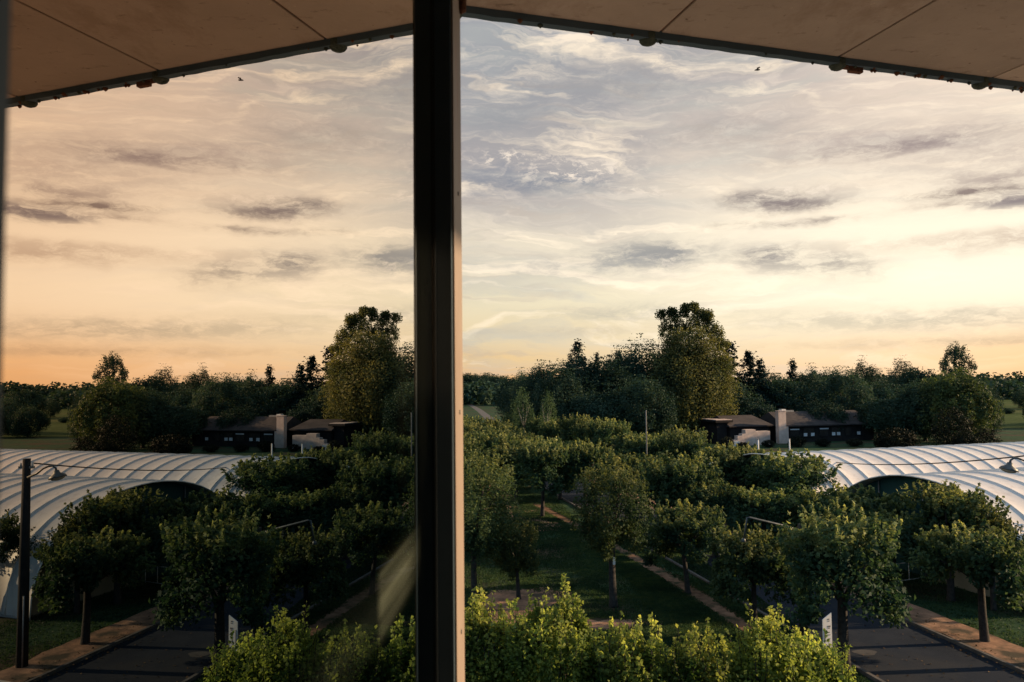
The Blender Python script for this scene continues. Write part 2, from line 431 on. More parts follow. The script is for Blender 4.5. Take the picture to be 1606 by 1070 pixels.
    # individual clouds: photo place, radii in rad, colour, strength
    clouds = [(850, 286, .105, .012, (.27, .285, .33), .9), (770, 268, .05, .014, (.30, .31, .35), .7), (760, 292, .05, .008, (.28, .29, .33), .6),
              (1220, 317, .058, .010, (.34, .28, .26), .9), (1185, 312, .034, .006, (.27, .23, .22), .8), (1255, 322, .04, .005, (.26, .21, .20), .7),
              (1400, 230, .11, .011, (.42, .34, .31), .8), (1330, 218, .12, .009, (.52, .42, .38), .5), (1450, 222, .05, .007, (.33, .26, .25), .6),
              (1035, 400, .070, .015, (.38, .365, .345), .95), (975, 408, .045, .012, (.36, .355, .345), .7), (900, 418, .09, .009, (.46, .44, .41), .6),
              (1212, 402, .034, .012, (.37, .335, .31), .95), (1225, 420, .05, .010, (.50, .45, .39), .5), (1300, 410, .032, .011, (.44, .39, .34), .8),
              (1350, 420, .03, .010, (.48, .42, .36), .5),
              (1645, 303, .075, .008, (.24, .20, .21), .85), (1615, 310, .05, .005, (.28, .23, .23), .7), (1530, 299, .060, .004, (.30, .23, .20), 1.0), (1575, 276, .055, .007, (.38, .30, .27), .7),
              (1490, 318, .04, .003, (.48, .38, .31), .6), (1500, 372, .14, .006, (.66, .52, .40), .40), (1630, 374, .10, .009, (.56, .42, .32), .55),
              (900, 150, .16, .030, (.34, .34, .36), .6), (790, 190, .05, .02, (.33, .34, .36), .6), (990, 110, .12, .02, (.36, .35, .36), .5),
              (1150, 205, .12, .018, (.44, .38, .35), .5), (1270, 347, .06, .0035, (.50, .42, .35), .8), (1160, 352, .04, .003, (.55, .47, .38), .7),
              (1580, 500, .16, .010, (.50, .43, .33), .5), (1000, 490, .12, .008, (.56, .52, .42), .6), (1350, 500, .16, .010, (.60, .54, .42), .5),
              (880, 520, .10, .006, (.62, .53, .40), .5), (1620, 235, .16, .018, (.52, .42, .37), .45), (1540, 535, .20, .006, (.62, .46, .30), .5)]
    edge = noise(20, 64, 8, .72, off=4.4, lo=.40, hi=.58, a=az3, e=el3)
    for (px, py, ra, re, cc, s) in clouds:
        a0, e0 = ae(px, py)
        f = mt('MULTIPLY', mt('MULTIPLY', blobf(a0, e0, ra * 1.05, re * 1.2), mt('MULTIPLY_ADD', edge, .90, .28)), s * 1.0, clamp=True)
        c = mixc(nt, f, c, tuple(x * .74 for x in cc))
    # mottled bright tufts above the left cloud bank and rims of the lens cloud
    tuft = noise(60, 110, 6, .72, off=9.4, lo=.50, hi=.62, a=az3, e=el3)
    for (px, py, ra, re, s) in [(905, 270, .075, .015, .95), (1250, 299, .06, .006, .7), (1270, 332, .07, .006, .6), (1055, 408, .03, .007, .5), (780, 246, .07, .007, .9), (1010, 300, .05, .006, .5)]:
        a0, e0 = ae(px, py)
        f = mt('MULTIPLY', mt('MULTIPLY', blobf(a0, e0, ra, re), tuft), s * .85, clamp=True)
        c = mixc(nt, f, c, (.82, .70, .57))
    # behind the viewer the sky is already duller
    bk = nt.nodes.new('ShaderNodeMapRange'); bk.inputs[1].default_value = .2; bk.inputs[2].default_value = -.8
    lk(nt, sep.outputs[1], bk.inputs[0])
    c = mixc(nt, bk.outputs[0], c, (.14, .27, .42))
    bg2 = nt.nodes.new('ShaderNodeBackground'); bg2.inputs[1].default_value = 1.42
    lk(nt, c, bg2.inputs[0])
    ad = nt.nodes.new('ShaderNodeMixShader'); ad.inputs[0].default_value = .94      # thin cloud over the open sky
    lk(nt, bg1.outputs[0], ad.inputs[1]); lk(nt, bg2.outputs[0], ad.inputs[2])
    lk(nt, ad.outputs[0], out.inputs[0])
    w.cycles.sampling_method = 'MANUAL'; w.cycles.sample_map_resolution = 512
make_world()

# ------------------------------------------------------------------ ground, road, paths
def sheet(name, pts, z, mat, kind='structure'):
    mb = MB(); mb.add([(p[0], p[1], z) for p in pts], [tuple(range(len(pts)))])
    o = mb.build(name, mat); tag(o, kind=kind); return o

def strip(name, left, right, z, mat, n=60, jit=.0, seed=1):
    """ground sheet between two polylines, with uneven edges"""
    g = random.Random(seed); mb = MB(); vs = []; fs = []
    def lerp(poly, t):
        k = t * (len(poly) - 1); i = min(int(k), len(poly) - 2); f = k - i
        return Vector(poly[i]).lerp(Vector(poly[i+1]), f)
    w = [0, 0]
    for i in range(n + 1):
        t = i / n
        a = lerp(left, t); b = lerp(right, t); d = (b - a).normalized() if (b - a).length else Vector((1, 0, 0))
        for k in (0, 1): w[k] = w[k] * .5 + g.uniform(-jit, jit)
        a = a + d * w[0]; b = b + d * w[1]
        vs += [(a.x, a.y, z), (b.x, b.y, z)]
        if i: fs.append((2*i-2, 2*i-1, 2*i+1, 2*i))
    mb.add(vs, fs); o = mb.build(name, mat); tag(o, kind='structure'); return o

sheet('ground', [(-3000, -400), (3000, -400), (3000, 4000), (-3000, 4000)], 0, M['grass_ground'])
# roads run with the rows of trees
U = Vector((-.19, .982, 0)).normalized(); PR = Vector((U.y, -U.x, 0))
def along(x, y, s, t=0.0): return Vector((x, y, 0)) + U * s + PR * t
kerbR0 = Vector((17.2, 25.8, 0)); kerbL0 = Vector((11.9, 26.4, 0))
def dirv(p0, s): return p0 + U * s
road = strip('road', [dirv(kerbL0, s) for s in (-30, 0, 10, 60, 160)], [dirv(kerbR0, s) for s in (-30, 0, 10, 60, 160)], .008, M['asphalt'], 60)
strip('pavement', [dirv(kerbR0, s) + PR * .14 for s in (-30, 0, 60, 160)], [dirv(kerbR0, s) + PR * 1.95 for s in (-30, 0, 60, 160)], .10, M['dirt'], 240, .16, 3)
def kerb(p0, side):
    mb = MB()
    for i in range(190):
        a = dirv(p0, -30 + i * 1.0); g = .008
        e = [a, a + U * (1.0 - g), a + U * (1.0 - g) + PR * side * .13, a + PR * side * .13]
        vs = [(v.x, v.y, 0.0) for v in e] + [(v.x, v.y, .13) for v in e]
        mb.add(vs, [(4,5,6,7),(0,1,5,4),(1,2,6,5),(2,3,7,6),(3,0,4,7)])
    o = mb.build('kerb', M['kerb']); tag(o, kind='structure'); return o
kerb(kerbR0, 1); kerb(kerbL0, -1)
# pale worn patch and shallow puddle stain on the tarmac
cpt = on(1357, 1024, 0)
mb = MB(); mb.add([(cpt.x + .42*math.cos(a)*(1+.2*math.sin(3*a)), cpt.y + .30*math.sin(a), .012) for a in [i*math.pi/10 for i in range(20)]], [tuple(range(20))])
tag(mb.build('road_patch', M['asphalt_old']), kind='structure')
# worn earth paths along the rows
CLEAR = []
path_pts = [on(840, 792), on(905, 826), on(1000, 880), on(1092, 934), on(1190, 1002), on(1270, 1066)]
strip('dirt_path', [p + Vector((-.45, 0, 0)) for p in path_pts], [p + Vector((.65, 0, 0)) for p in path_pts], .010, M['dirt_path'], 160, .22, 8)
for p_, q_ in zip(path_pts, path_pts[1:]):
    nn = max(2, int((q_ - p_).length / .7))
    CLEAR += [(p_.x + (q_.x - p_.x) * k / nn + .1, p_.y + (q_.y - p_.y) * k / nn, .40, .60) for k in range(nn)]
def blob_patch(name, px, py, rx, ry, mat, seed, z=.010):
    c0 = on(px, py); g = random.Random(seed); ph = [g.uniform(0, 6.28) for _ in range(4)]
    pts = []
    for i in range(48):
        a = i * 2 * math.pi / 48
        k = 1 + .24*math.sin(2*a+ph[0]) + .17*math.sin(3*a+ph[3]) + .10*math.sin(7*a+ph[1]) + .05*math.sin(15*a+ph[2])
        pts.append((c0.x + rx*k*math.cos(a), c0.y + ry*k*math.sin(a)))
    CLEAR.append((c0.x, c0.y, rx, ry)); o = sheet(name, pts, z, mat); return o
blob_patch('dirt_clearing', 812, 945, 2.2, 2.4, M['dirt'], 2)
blob_patch('dirt_clearing', 935, 980, 2.0, .9, M['dirt'], 4, .012)
blob_patch('dirt_clearing', 1130, 830, 1.2, 4.2, M['dirt'], 6, .015)
strip('dirt_path', [(.2 - .235*k, 52 + k, 0) for k in (0, 15, 30, 60)], [(3.6 - .235*k, 52 + k, 0) for k in (0, 15, 30, 60)], .016, M['dirt'], 110, .5, 31)
# distant road and fields
strip('distant_road', [on(768, 664), on(748, 645), on(727, 630)], [on(783, 662), on(756, 643), on(731, 629)], .012, M['kerb'], 20)
sheet('field', [(42, 150), (420, 150), (1300, 900), (120, 900)], .02, M['field'])
pl = on(1085, 712); pr_ = on(1150, 712)
strip('path', [pl + Vector((-3, 0, 0)), pr_ + Vector((8, 0, 0))], [pl + Vector((-3, 1.4, 0)), pr_ + Vector((8, 1.4, 0))], .012, M['kerb'], 10)
# lawn before the house
strip('lawn', [(28, 88, 0), (110, 88, 0)], [(28, 118, 0), (110, 120, 0)], .008, M['field'] if False else M['grass_ground'], 10)

# far hills
def hill(name, x0, x1, Y, prof, mat, depth=120):
    mb = MB(); vs = []; fs = []; n = 60
    for i in range(n + 1):
        t = i / n; x = x0 + (x1 - x0) * t
        h = prof(t)
        vs += [(x, Y, -.5), (x, Y + depth * .5, h), (x, Y + depth, -.5)]
        if i:
            b = 3 * (i - 1); fs += [(b, b+3, b+4, b+1), (b+1, b+4, b+5, b+2)]
    mb.add(vs, fs, True); o = mb.build(name, mat); tag(o, kind='structure'); return o
hill('hill', -1800, 2600, 1300, lambda t: 9 + 5*math.sin(t*7) + 3*math.sin(t*19), M['field'])

# ------------------------------------------------------------------ leaves and trees
g0 = np.random.default_rng(11)
def unit(v): return v / (np.linalg.norm(v, axis=1, keepdims=True) + 1e-9)

def crown_points(seed, K, per, rc, shape='round', shoots=0, shoot_len=.25, shoot_n=22, up=.5):
    """points in a crown of unit radius and unit height (z from 0 to 1) made of leaf clumps"""
    g = np.random.default_rng(seed)
    d = unit(g.normal(size=(K, 3)))
    if shape == 'flat':      # pruned trees: flat dome, ragged drooping skirt
        d[:, 2] = np.where(d[:, 2] < -.2, -d[:, 2], d[:, 2])
        rr = g.uniform(.55, .95, (K, 1)) ** .6
        C = d * rr; C[:, 2] = .42 + C[:, 2] * .44
        C[:, :2] *= (1 + .26 * np.sin(3 * np.arctan2(d[:, 1], d[:, 0]) + seed) + .16 * np.sin(5 * np.arctan2(d[:, 1], d[:, 0]) + seed * 2))[:, None]
        C[:, 2] -= g.uniform(0, .48, K) * (np.linalg.norm(C[:, :2], axis=1) > .6)
    else:
        rr = g.uniform(.45, 1, (K, 1)) ** .5 * .88
        C = d * rr; C[:, 2] = .5 + C[:, 2] * .46
        if shape == 'dome':  # wider low down
            C[:, :2] *= (1.12 - .35 * np.clip(C[:, 2:3], 0, 1) ** 2)
            C[:, 2] = C[:, 2] * .97
        if shape == 'tall':
            C[:, :2] *= (.62 + .50 * np.sin(np.clip(1 - C[:, 2:3], 0, 1) * 2.4))
    if shape == 'round':
        ph = np.arctan2(d[:, 1], d[:, 0]); C[:, :2] *= (1 + .24 * np.sin(2 * ph + seed + 3 * d[:, 2]) + .14 * np.sin(5 * ph + 2 * seed))[:, None]
        C[:, 2] += .07 * np.sin(3 * ph + seed * 1.7)
    rcs = rc * g.uniform(.55, 1.35, (K, 1))
    P = np.repeat(C, per, 0) + np.clip(g.normal(size=(K * per, 3)), -1.4, 1.4) * np.repeat(rcs, per, 0) * .55 * np.array([1, 1, .75])
    O = P - np.array([0, 0, .35])
    N = unit(O) * .6 + g.normal(size=P.shape) * .7 + np.array([0, 0, up])
    q98 = np.quantile(np.linalg.norm(P[:, :2], axis=1), .985); zl, zh = np.quantile(P[:, 2], (.004, .997))
    P[:, :2] /= q98; P[:, 2] = (P[:, 2] - zl) / (zh - zl) * (.93 if shoots else 1.0)
    Ps = [P]; Ns = [N]
    if shoots:
        for _ in range(shoots):
            a = g.uniform(0, 6.283); r = math.sqrt(g.uniform(0, .95)) * .85
            b = np.array([r * math.cos(a), r * math.sin(a), .42 + .44 * math.sqrt(max(0, 1 - r*r)) - .04])
            dr = np.array([math.cos(a) * r * .8, math.sin(a) * r * .8, 1.0]); dr += g.normal(size=3) * .2
            dr /= np.linalg.norm(dr); L = shoot_len * g.uniform(.4, 1.2)
            t = g.uniform(0, 1, (shoot_n, 1))
            Ps.append(b + dr * t * L + np.clip(g.normal(size=(shoot_n, 3)), -1.6, 1.6) * .034 * (1.2 - t))
            Ns.append(g.normal(size=(shoot_n, 3)) + dr * .5)
    return np.concatenate(Ps), np.concatenate(Ns)

CR = {}
def crown_mesh(key, mat, leaf, **k):
    P, N = crown_points(**k)
    CR[key] = (P, N, leaf, mat, k['seed'])
for i in range(5):
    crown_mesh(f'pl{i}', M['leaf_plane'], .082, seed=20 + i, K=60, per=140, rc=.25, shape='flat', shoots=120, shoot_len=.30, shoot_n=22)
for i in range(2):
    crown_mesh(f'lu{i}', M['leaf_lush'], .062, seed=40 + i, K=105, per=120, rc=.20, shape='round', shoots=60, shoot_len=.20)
for i in range(4):
    crown_mesh(f'far{i}', M['leaf_far'], .058, seed=50 + i, K=170, per=100, rc=.17, shape='dome')
for i in range(2):
    crown_mesh(f'will{i}', M['leaf_willow'], .06, seed=60 + i, K=200, per=85, rc=.15, shape='dome')
crown_mesh('pale0', M['leaf_pale'], .11, seed=71, K=80, per=35, rc=.2, shape='tall')
crown_mesh('pale1', M['leaf_pale'], .11, seed=72, K=80, per=35, rc=.2, shape='tall')
crown_mesh('hedge0', M['leaf_hedge'], .10, seed=73, K=110, per=35, rc=.2, shape='dome')
crown_mesh('sparse0', M['leaf_far'], .085, seed=74, K=80, per=70, rc=.19, shape='round')

def conifer_mesh(seed, levels=30):
    g = np.random.default_rng(seed); Ps = []; Ns = []
    for l in range(levels):
        t = (l + g.uniform(-.3, .3)) / levels; z = .05 + .94 * t; r = max(.01, 1 - t) ** .9 * g.uniform(.65, 1.12) + .035
        nb = int(8 - 3 * t)
        for b in range(nb):
            a = g.uniform(0, 6.283); L = r * g.uniform(.6, 1.1); n = int(34 * L) + 12
            s = g.uniform(0, 1, n) ** .7
            x = np.cos(a) * s * L; y = np.sin(a) * s * L
            zz = z + g.uniform(-.02, .02) - s * L * .16 + .08 * s ** 2 * L
            P = np.stack([x, y, zz], 1) + g.normal(size=(n, 3)) * np.array([.07, .07, .022]) * (1.25 - s[:, None])
            Ps.append(P); Ns.append(g.normal(size=(n, 3)) * .5 + np.array([0, 0, 1.0]))
    return (np.concatenate(Ps), np.concatenate(Ns), .085, M['leaf_conifer'], seed)
for i in range(3): CR[f'con{i}'] = conifer_mesh(80 + i)

def trunk_mesh(h, r, seed, limbs=5, spread=1.0, top=1.6, mat='bark', lean=.06):
    """tapered trunk, forking into limbs that reach into the crown"""
    g = random.Random(seed); mb = MB()
    lx, ly = g.uniform(-lean, lean) * h, g.uniform(-lean, lean) * h
    pts = [(0, 0, -.05), (lx*.05, ly*.05, h*.06), (lx*.4 + g.uniform(-.03, .03), ly*.4, h*.45), (lx, ly, h)]
    mb.tube(pts, [r*1.45, r*1.08, r*.88, r*.74], 9)
    for i in range(limbs):
        a = i * 6.283 / limbs + g.uniform(-.4, .4); s = spread * g.uniform(.55, 1)
        p0 = Vector((lx, ly, h * g.uniform(.9, .99))); p1 = p0 + Vector((math.cos(a)*s*.35, math.sin(a)*s*.35, top*.35))
        p2 = p0 + Vector((math.cos(a)*s*.8, math.sin(a)*s*.8, top*g.uniform(.6, .95)))
        mb.tube([p0, p1, p2], [r*.5, r*.34, r*.12], 6)
    me = bpy.data.meshes.new('trunk'); me.from_pydata(mb.v, [], mb.f); me.update()
    me.polygons.foreach_set("use_smooth", mb.sm); me.materials.append(M[mat]); return me

def link(name, me, parent, scale=(1,1,1), loc=(0,0,0), rz=0):
    o = bpy.data.objects.new(name, me); o.parent = parent; o.location = loc; o.scale = scale
    o.rotation_euler = (0, 0, rz); col.objects.link(o); return o

CC = {}
def crown_of(key, ratio):
    """crown mesh of a kind at a height-to-radius ratio, so that leaves keep their shape"""
    rr = max(.4, round(ratio * 4) / 4)
    if (key, rr) not in CC:
        P, N, leaf, mat, seed = CR[key]
        CC[key, rr] = leaves_mesh('crown', P * np.array([1, 1, rr]), N, leaf, mat, seed)
    return CC[key, rr], rr
def tree(x, y, top, rad, cb, key, label, group=None, name='plane_tree', cat='tree', tr=.14, ry=None, mat='bark', seed=None, lim=5):
    s = seed if seed is not None else int(abs(x * 131 + y * 17)) % 9973
    root = empty(name, (x, y, 0)); tag(root, label, cat, group)
    root.rotation_euler = (R((s % 7 - 3) * .9), R((s % 5 - 2) * 1.1), 0)
    h = cb + (top - cb) * .28
    tm = trunk_mesh(h, tr, s, lim, rad * .8, (top - cb) * .55, mat)
    link('trunk', tm, root)
    me, rr = crown_of(key, (top - cb) / rad)
    link('crown', me, root, (rad * (1 + (s % 5 - 2) * .045), (ry or rad) * (1 - (s % 3 - 1) * .10), (top - cb) / rr), (0, 0, cb), (s * .37) % 6.28)
    return root

def ptree(px, topy, Y, wpx, cb, key, label, group=None, **k):
    """tree standing at depth Y, crown centre seen at px, top at topy, wpx wide"""
    p = at(px, topy, Y)
    return tree(p.x, p.y, p.z, wpx * Y / 2400.0, cb, key, label, group, **k)

# --- near trees, each told apart by where it stands
ptree(742, 700, 34.8, 128, 1.9, 'lu0', 'broad leafy tree nearest the window post, beside the bare earth clearing', tr=.15, name='leafy_tree')
ptree(812, 812, 36.0, 96, 1.0, 'lu1', 'low bushy tree leaning out from the broad tree by the window post', tr=.1, name='leafy_tree')
ptree(698, 668, 47, 170, 2.4, 'lu1', 'tall leafy tree partly hidden by the window post', tr=.15, name='leafy_tree')
ptree(958, 716, 34.6, 134, 2.2, 'lu1', 'upright round-crowned tree standing alone on the lawn with a white tag on its trunk', tr=.17, name='leafy_tree')
ptree(1076, 796, 36.6, 146, 1.45, 'pl0', 'small pruned tree between the lawn tree and the roadside trees', 'pruned trees near the window', tr=.13)
ptree(1180, 836, 30.5, 150, 1.45, 'pl1', 'small thin-trunked pruned tree just left of the timber lamp pole', 'pruned trees near the window', tr=.12)
ptree(1317, 808, 26.9, 196, 1.45, 'pl2', 'big pruned tree right behind the white notice board', 'pruned trees near the window', tr=.2)
ptree(1537, 834, 29.4, 188, 1.8, 'pl3', 'low pruned tree growing in the earth verge right of the road', 'pruned trees near the window', tr=.16)
ptree(1484, 764, 35, 150, 1.8, 'pl4', 'wide dark tree in front of the curved flank of the near tunnel', 'pruned trees by the tunnels', tr=.16)
ptree(1694, 800, 33, 110, 1.8, 'pl0', 'dark tree beyond the street lamp, at the right edge', 'pruned trees by the tunnels', tr=.15)
ptree(1552, 812, 33.5, 92, 1.6, 'pl0', 'low dark tree hugging the curved flank of the near tunnel', 'pruned trees by the tunnels', tr=.12)
ptree(1326, 772, 40, 168, 1.8, 'pl1', 'dense pruned tree below the dark arched opening of the near tunnel', 'pruned trees by the tunnels', tr=.15)
ptree(1400, 808, 37.0, 125, 1.6, 'pl0', 'low tree squeezed between the arched opening and the white barrier', 'pruned trees by the tunnels', tr=.13)
ptree(1238, 716, 48, 136, 2.0, 'pl3', 'round dark tree in front of the left end of the far tunnel', 'pruned trees by the tunnels', tr=.16)
ptree(1146, 702, 54, 108, 2.0, 'pl2', 'dark tree below the pale stone terrace', 'pruned trees by the tunnels', tr=.15)
ptree(1190, 770, 43, 125, 1.8, 'pl4', 'dark tree behind the timber lamp pole arm', 'pruned trees by the tunnels', tr=.15)
ptree(1062, 718, 46, 142, 2.0, 'pl1', 'pruned tree with a bright yellow top right of the lawn tree', 'pruned trees near the window', tr=.15)
ptree(1118, 760, 44, 108, 1.8, 'pl3', 'shaded tree over the earth path behind the pruned trees', 'pruned trees near the window', tr=.14)
ptree(1005, 716, 55, 125, 2.2, 'pl4', 'tree just behind the lone lawn tree in the long row', 'pruned trees near the window', tr=.14)

# --- the two long rows of pruned trees that run away from the window
gA = 'long row of pruned trees beside the lawn'
gB = 'far row of pruned trees before the wood'
k = 0
for i in range(12):
    x, y = 5.6 - .255 * 6.6 * i, 59.5 + 6.6 * i
    tree(x + rnd.uniform(-.5, .5), y + rnd.uniform(-.8, .8), 4.9 + rnd.uniform(-.5, .8), 2.85 + rnd.uniform(-.3, .3), 1.9, f'pl{i % 5}',
         'pruned tree in the right-hand line of the long row beside the lawn', gA + ', right line', tr=.15)
for i in range(12):
    x, y = 1.9 - .235 * 6.8 * i, 58.0 + 6.8 * i
    tree(x + rnd.uniform(-.5, .5), y + rnd.uniform(-.8, .8), 4.8 + rnd.uniform(-.5, .8), 2.8 + rnd.uniform(-.3, .3), 1.9, f'pl{(i + 2) % 5}',
         'pruned tree in the left-hand line of the long row beside the lawn', gA + ', left line', tr=.15)
for i in range(11):
    x, y = 15.2 - .235 * 6.3 * i, 66.0 + 6.3 * i
    tree(x + rnd.uniform(-.5, .5), y + rnd.uniform(-.8, .8), 5.1 + rnd.uniform(-.6, .6), 2.85 + rnd.uniform(-.3, .3), 1.7, f'pl{(i + 1) % 5}',
         'dark pruned tree in the far row before the wood', gB, tr=.15)

for i, (x_, y_, t_) in enumerate([(-7.5, 47, 6.4), (-10.5, 62, 6.8), (-13, 80, 6.2), (-16, 100, 6.6)]):
    tree(x_, y_, t_, 3.1, 1.9, f'pl{i}', 'spreading tree in the row hidden behind the window post', 'trees in the row behind the window post', tr=.16)
# --- the wood behind
ptree(1046, 548, 130, 110, 1.5, 'far0', 'dark rounded tree under the left shoulder of the tallest tree', tr=.5, name='wood_tree')
def tall_tree():
    p = at(1080, 484, 128); root = empty('tall_tree', (p.x, p.y, 0))
    tag(root, 'tallest tree, open ragged top and golden right-hand side, left of the low house', 'tree')
    link('trunk', trunk_mesh(9, .6, 5, 7, 5, 8), root)
    g = np.random.default_rng(5); Ps = []; Ns = []
    def clump(cx, cz, rx, rz, K, per, rc):
        d = unit(g.normal(size=(K, 3))) * g.uniform(.35, 1, (K, 1)) ** .5
        C = d * np.array([rx, rx * .8, rz]) + np.array([cx, 0, cz])
        P = np.repeat(C, per, 0) + np.clip(g.normal(size=(K*per, 3)), -1.5, 1.5) * rc * .5
        Ps.append(P); Ns.append(g.normal(size=P.shape) * .8 + unit(P - np.array([cx, 0, cz - 2])))
    clump(.2, 9.0, 6.4, 8.4, 330, 80, 1.7)
    clump(3.7, 8.0, 4.0, 7.4, 160, 75, 1.4)
    clump(-3.6, 8.0, 4.8, 7.6, 140, 75, 1.5)
    clump(.2, 16.2, 4.6, 3.6, 110, 70, 1.2)
    for (cx, cz, r_) in [(-3.0, 19.8, 1.2), (-2.3, 21.0, .9), (-2.9, 21.6, .5), (-4.0, 18.2, 1.0), (-.4, 20.0, 1.5), (.3, 21.4, 1.1), (.9, 22.3, .6), (-.5, 22.1, .5), (2.4, 19.8, 1.3), (1.9, 21.2, .7), (3.7, 18.9, 1.2), (4.3, 17.9, 1.2), (3.0, 20.6, .8),
                         (4.6, 17.2, 1.1), (-1.8, 18.4, 1.4), (1.2, 18.2, 1.8), (-4.6, 21.0, .6), (3.1, 21.0, .7), (5.6, 16.0, .9), (5.3, 14.0, 1.2)]:
        clump(cx, cz, r_ * 1.15, r_ * 1.1, 20, 28, .6)
    link('crown', leaves_mesh('crown', np.concatenate(Ps), np.concatenate(Ns), .33, M['leaf_gold'], 3), root)
    return root
tall_tree()
gW = 'dark broadleaf trees of the wood left of the tallest tree'
for (px, ty, Y, w, key) in [(1004, 543, 132, 96, 'far1'), (974, 556, 130, 84, 'far2'), (945, 572, 124, 88, 'far3'), (905, 568, 130, 84, 'far0'), (880, 582, 122, 84, 'far1'),
                            (850, 572, 140, 76, 'far2'), (832, 590, 150, 64, 'far3'), (812, 586, 170, 60, 'far0'), (780, 592, 380, 60, 'far1'), (755, 589, 390, 60, 'far2'),
                            (733, 589, 390, 60, 'far3'), (712, 590, 400, 60, 'far0'), (985, 620, 118, 90, 'far2'), (925, 625, 116, 90, 'far0'), (1010, 600, 115, 80, 'far3'), (690, 590, 400, 90, 'far1'), (660, 594, 400, 90, 'far2')]:
    ptree(px, ty - 8 if px > 860 else ty - 2, Y, w * 1.2, 1.0, key, 'dark broadleaf tree massed in the wood left of the tallest tree', gW, tr=.3, name='wood_tree')
gC = 'spruce tops rising over the wood'
for (px, ty, Y, w, key, lab) in [(911, 534, 138, 105, 'con0', 'tallest pointed spruce above the wood left of the tallest tree'),
                                 (890, 551, 141, 62, 'con1', 'narrow spruce tip at the left of the spruce cluster'),
                                 (938, 551, 140, 66, 'con2', 'narrow spruce tip just right of the tall pointed spruce'),
                                 (975, 547, 142, 80, 'con1', 'spruce tip between the spruce cluster and the tallest tree'),
                                 (1141, 534, 140, 120, 'con0', 'broad dark spruce touching the right side of the tallest tree'),
                                 (1175, 549, 142, 115, 'con2', 'spruce with layered branches behind the low house roof'),
                                 (1193, 562, 138, 100, 'con1', 'shorter spruce beside the layered one behind the house'),
                                 (1237, 564, 145, 85, 'con0', 'small pointed spruce standing above the house chimney')]:
    ptree(px, ty, Y, w, .6, key, lab, gC, tr=.25, name='spruce_tree', lim=1)
gR = 'dark broadleaf trees behind the low house'
for (px, ty, Y, w, key) in [(1150, 600, 135, 80, 'far2'), (1205, 582, 150, 90, 'far1'), (1235, 596, 138, 110, 'far3'), (1270, 578, 155, 80, 'far0'), (1300, 580, 160, 70, 'far2'),
                            (1385, 600, 140, 90, 'far1'), (1440, 580, 150, 110, 'far3'), (1400, 620, 125, 110, 'far0'), (1470, 600, 140, 90, 'far2'), (1180, 630, 131, 80, 'far0'), (1290, 630, 128, 90, 'far1')]:
    ptree(px, ty, Y, w, .8, key, 'dark broadleaf tree massed behind the low house', gR, tr=.3, name='wood_tree')
ptree(1327, 578, 136, 82, 1.0, 'far2', 'smooth round-topped tree behind the middle of the house roof', tr=.3, name='round_tree')
ptree(1354, 566, 165, 62, 1.5, 'far0', 'dark flat-topped tree on the skyline right of the round one', tr=.3, name='skyline_tree')
ptree(1414, 564, 170, 66, 1.5, 'far1', 'dark domed tree on the skyline left of the willow', tr=.3, name='skyline_tree')
ptree(1500, 582, 118, 132, .6, 'will0', 'large yellow-green willow right of the house', name='willow_tree', tr=.35)
ptree(1448, 598, 122, 90, .6, 'far3', 'olive tree filling the gap left of the willow', name='wood_tree', tr=.3)
ptree(1502, 538, 150, 50, 9.5, 'sparse0', 'slim airy tree rising above the willow against the sky', name='airy_tree', tr=.22, lim=6)
ptree(1552, 604, 125, 44, 1.0, 'far1', 'narrow dark tree at the right edge of the willow', name='wood_tree', tr=.25)
ptree(1492, 638, 100, 64, .2, 'hedge0', 'greyish conical shrub in front of the willow', name='garden_shrub', cat='shrub', tr=.1)
ptree(1545, 672, 98, 44, .1, 'hedge0', 'low dark shrub beyond the tunnel roof', name='garden_shrub', cat='shrub', tr=.08)
ptree(1515, 678, 97, 50, .1, 'hedge0', 'flat dark shrub joining the conical shrub to the low one', name='garden_shrub', cat='shrub', tr=.08)
ptree(1404, 672, 104, 70, .1, 'hedge0', 'dark hedge bush at the right end of the house', name='garden_shrub', cat='shrub', tr=.08)
ptree(1578, 640, 210, 22, .1, 'far2', 'round bush in the pale field', name='field_bush', cat='bush', tr=.1)
ptree(1604, 610, 250, 30, .1, 'far1', 'bush at the far right edge of the pale field', name='field_bush', cat='bush', tr=.1)
ptree(1650, 596, 240, 70, .5, 'far3', 'tree at the edge of the pale field beyond the street lamp', name='wood_tree', tr=.3)
for (px_, ty_, Y_, w_) in [(1640, 622, 150, 60), (1672, 612, 160, 66), (1708, 618, 150, 70), (1745, 612, 165, 70)]:
    ptree(px_, ty_, Y_, w_, .3, 'far1', 'dark tree in the line that closes the pale field behind the street lamp', 'trees closing the pale field behind the street lamp', tr=.2, name='wood_tree')
ptree(822, 608, 108, 40, 1.4, 'pale0', 'pale green slender tree with two thin stems before the wood', name='birch_tree', tr=.1, mat='bark_pale')
ptree(856, 612, 106, 34, 1.4, 'pale1', 'smaller pale green birch right of the slender one', name='birch_tree', tr=.09, mat='bark_pale')

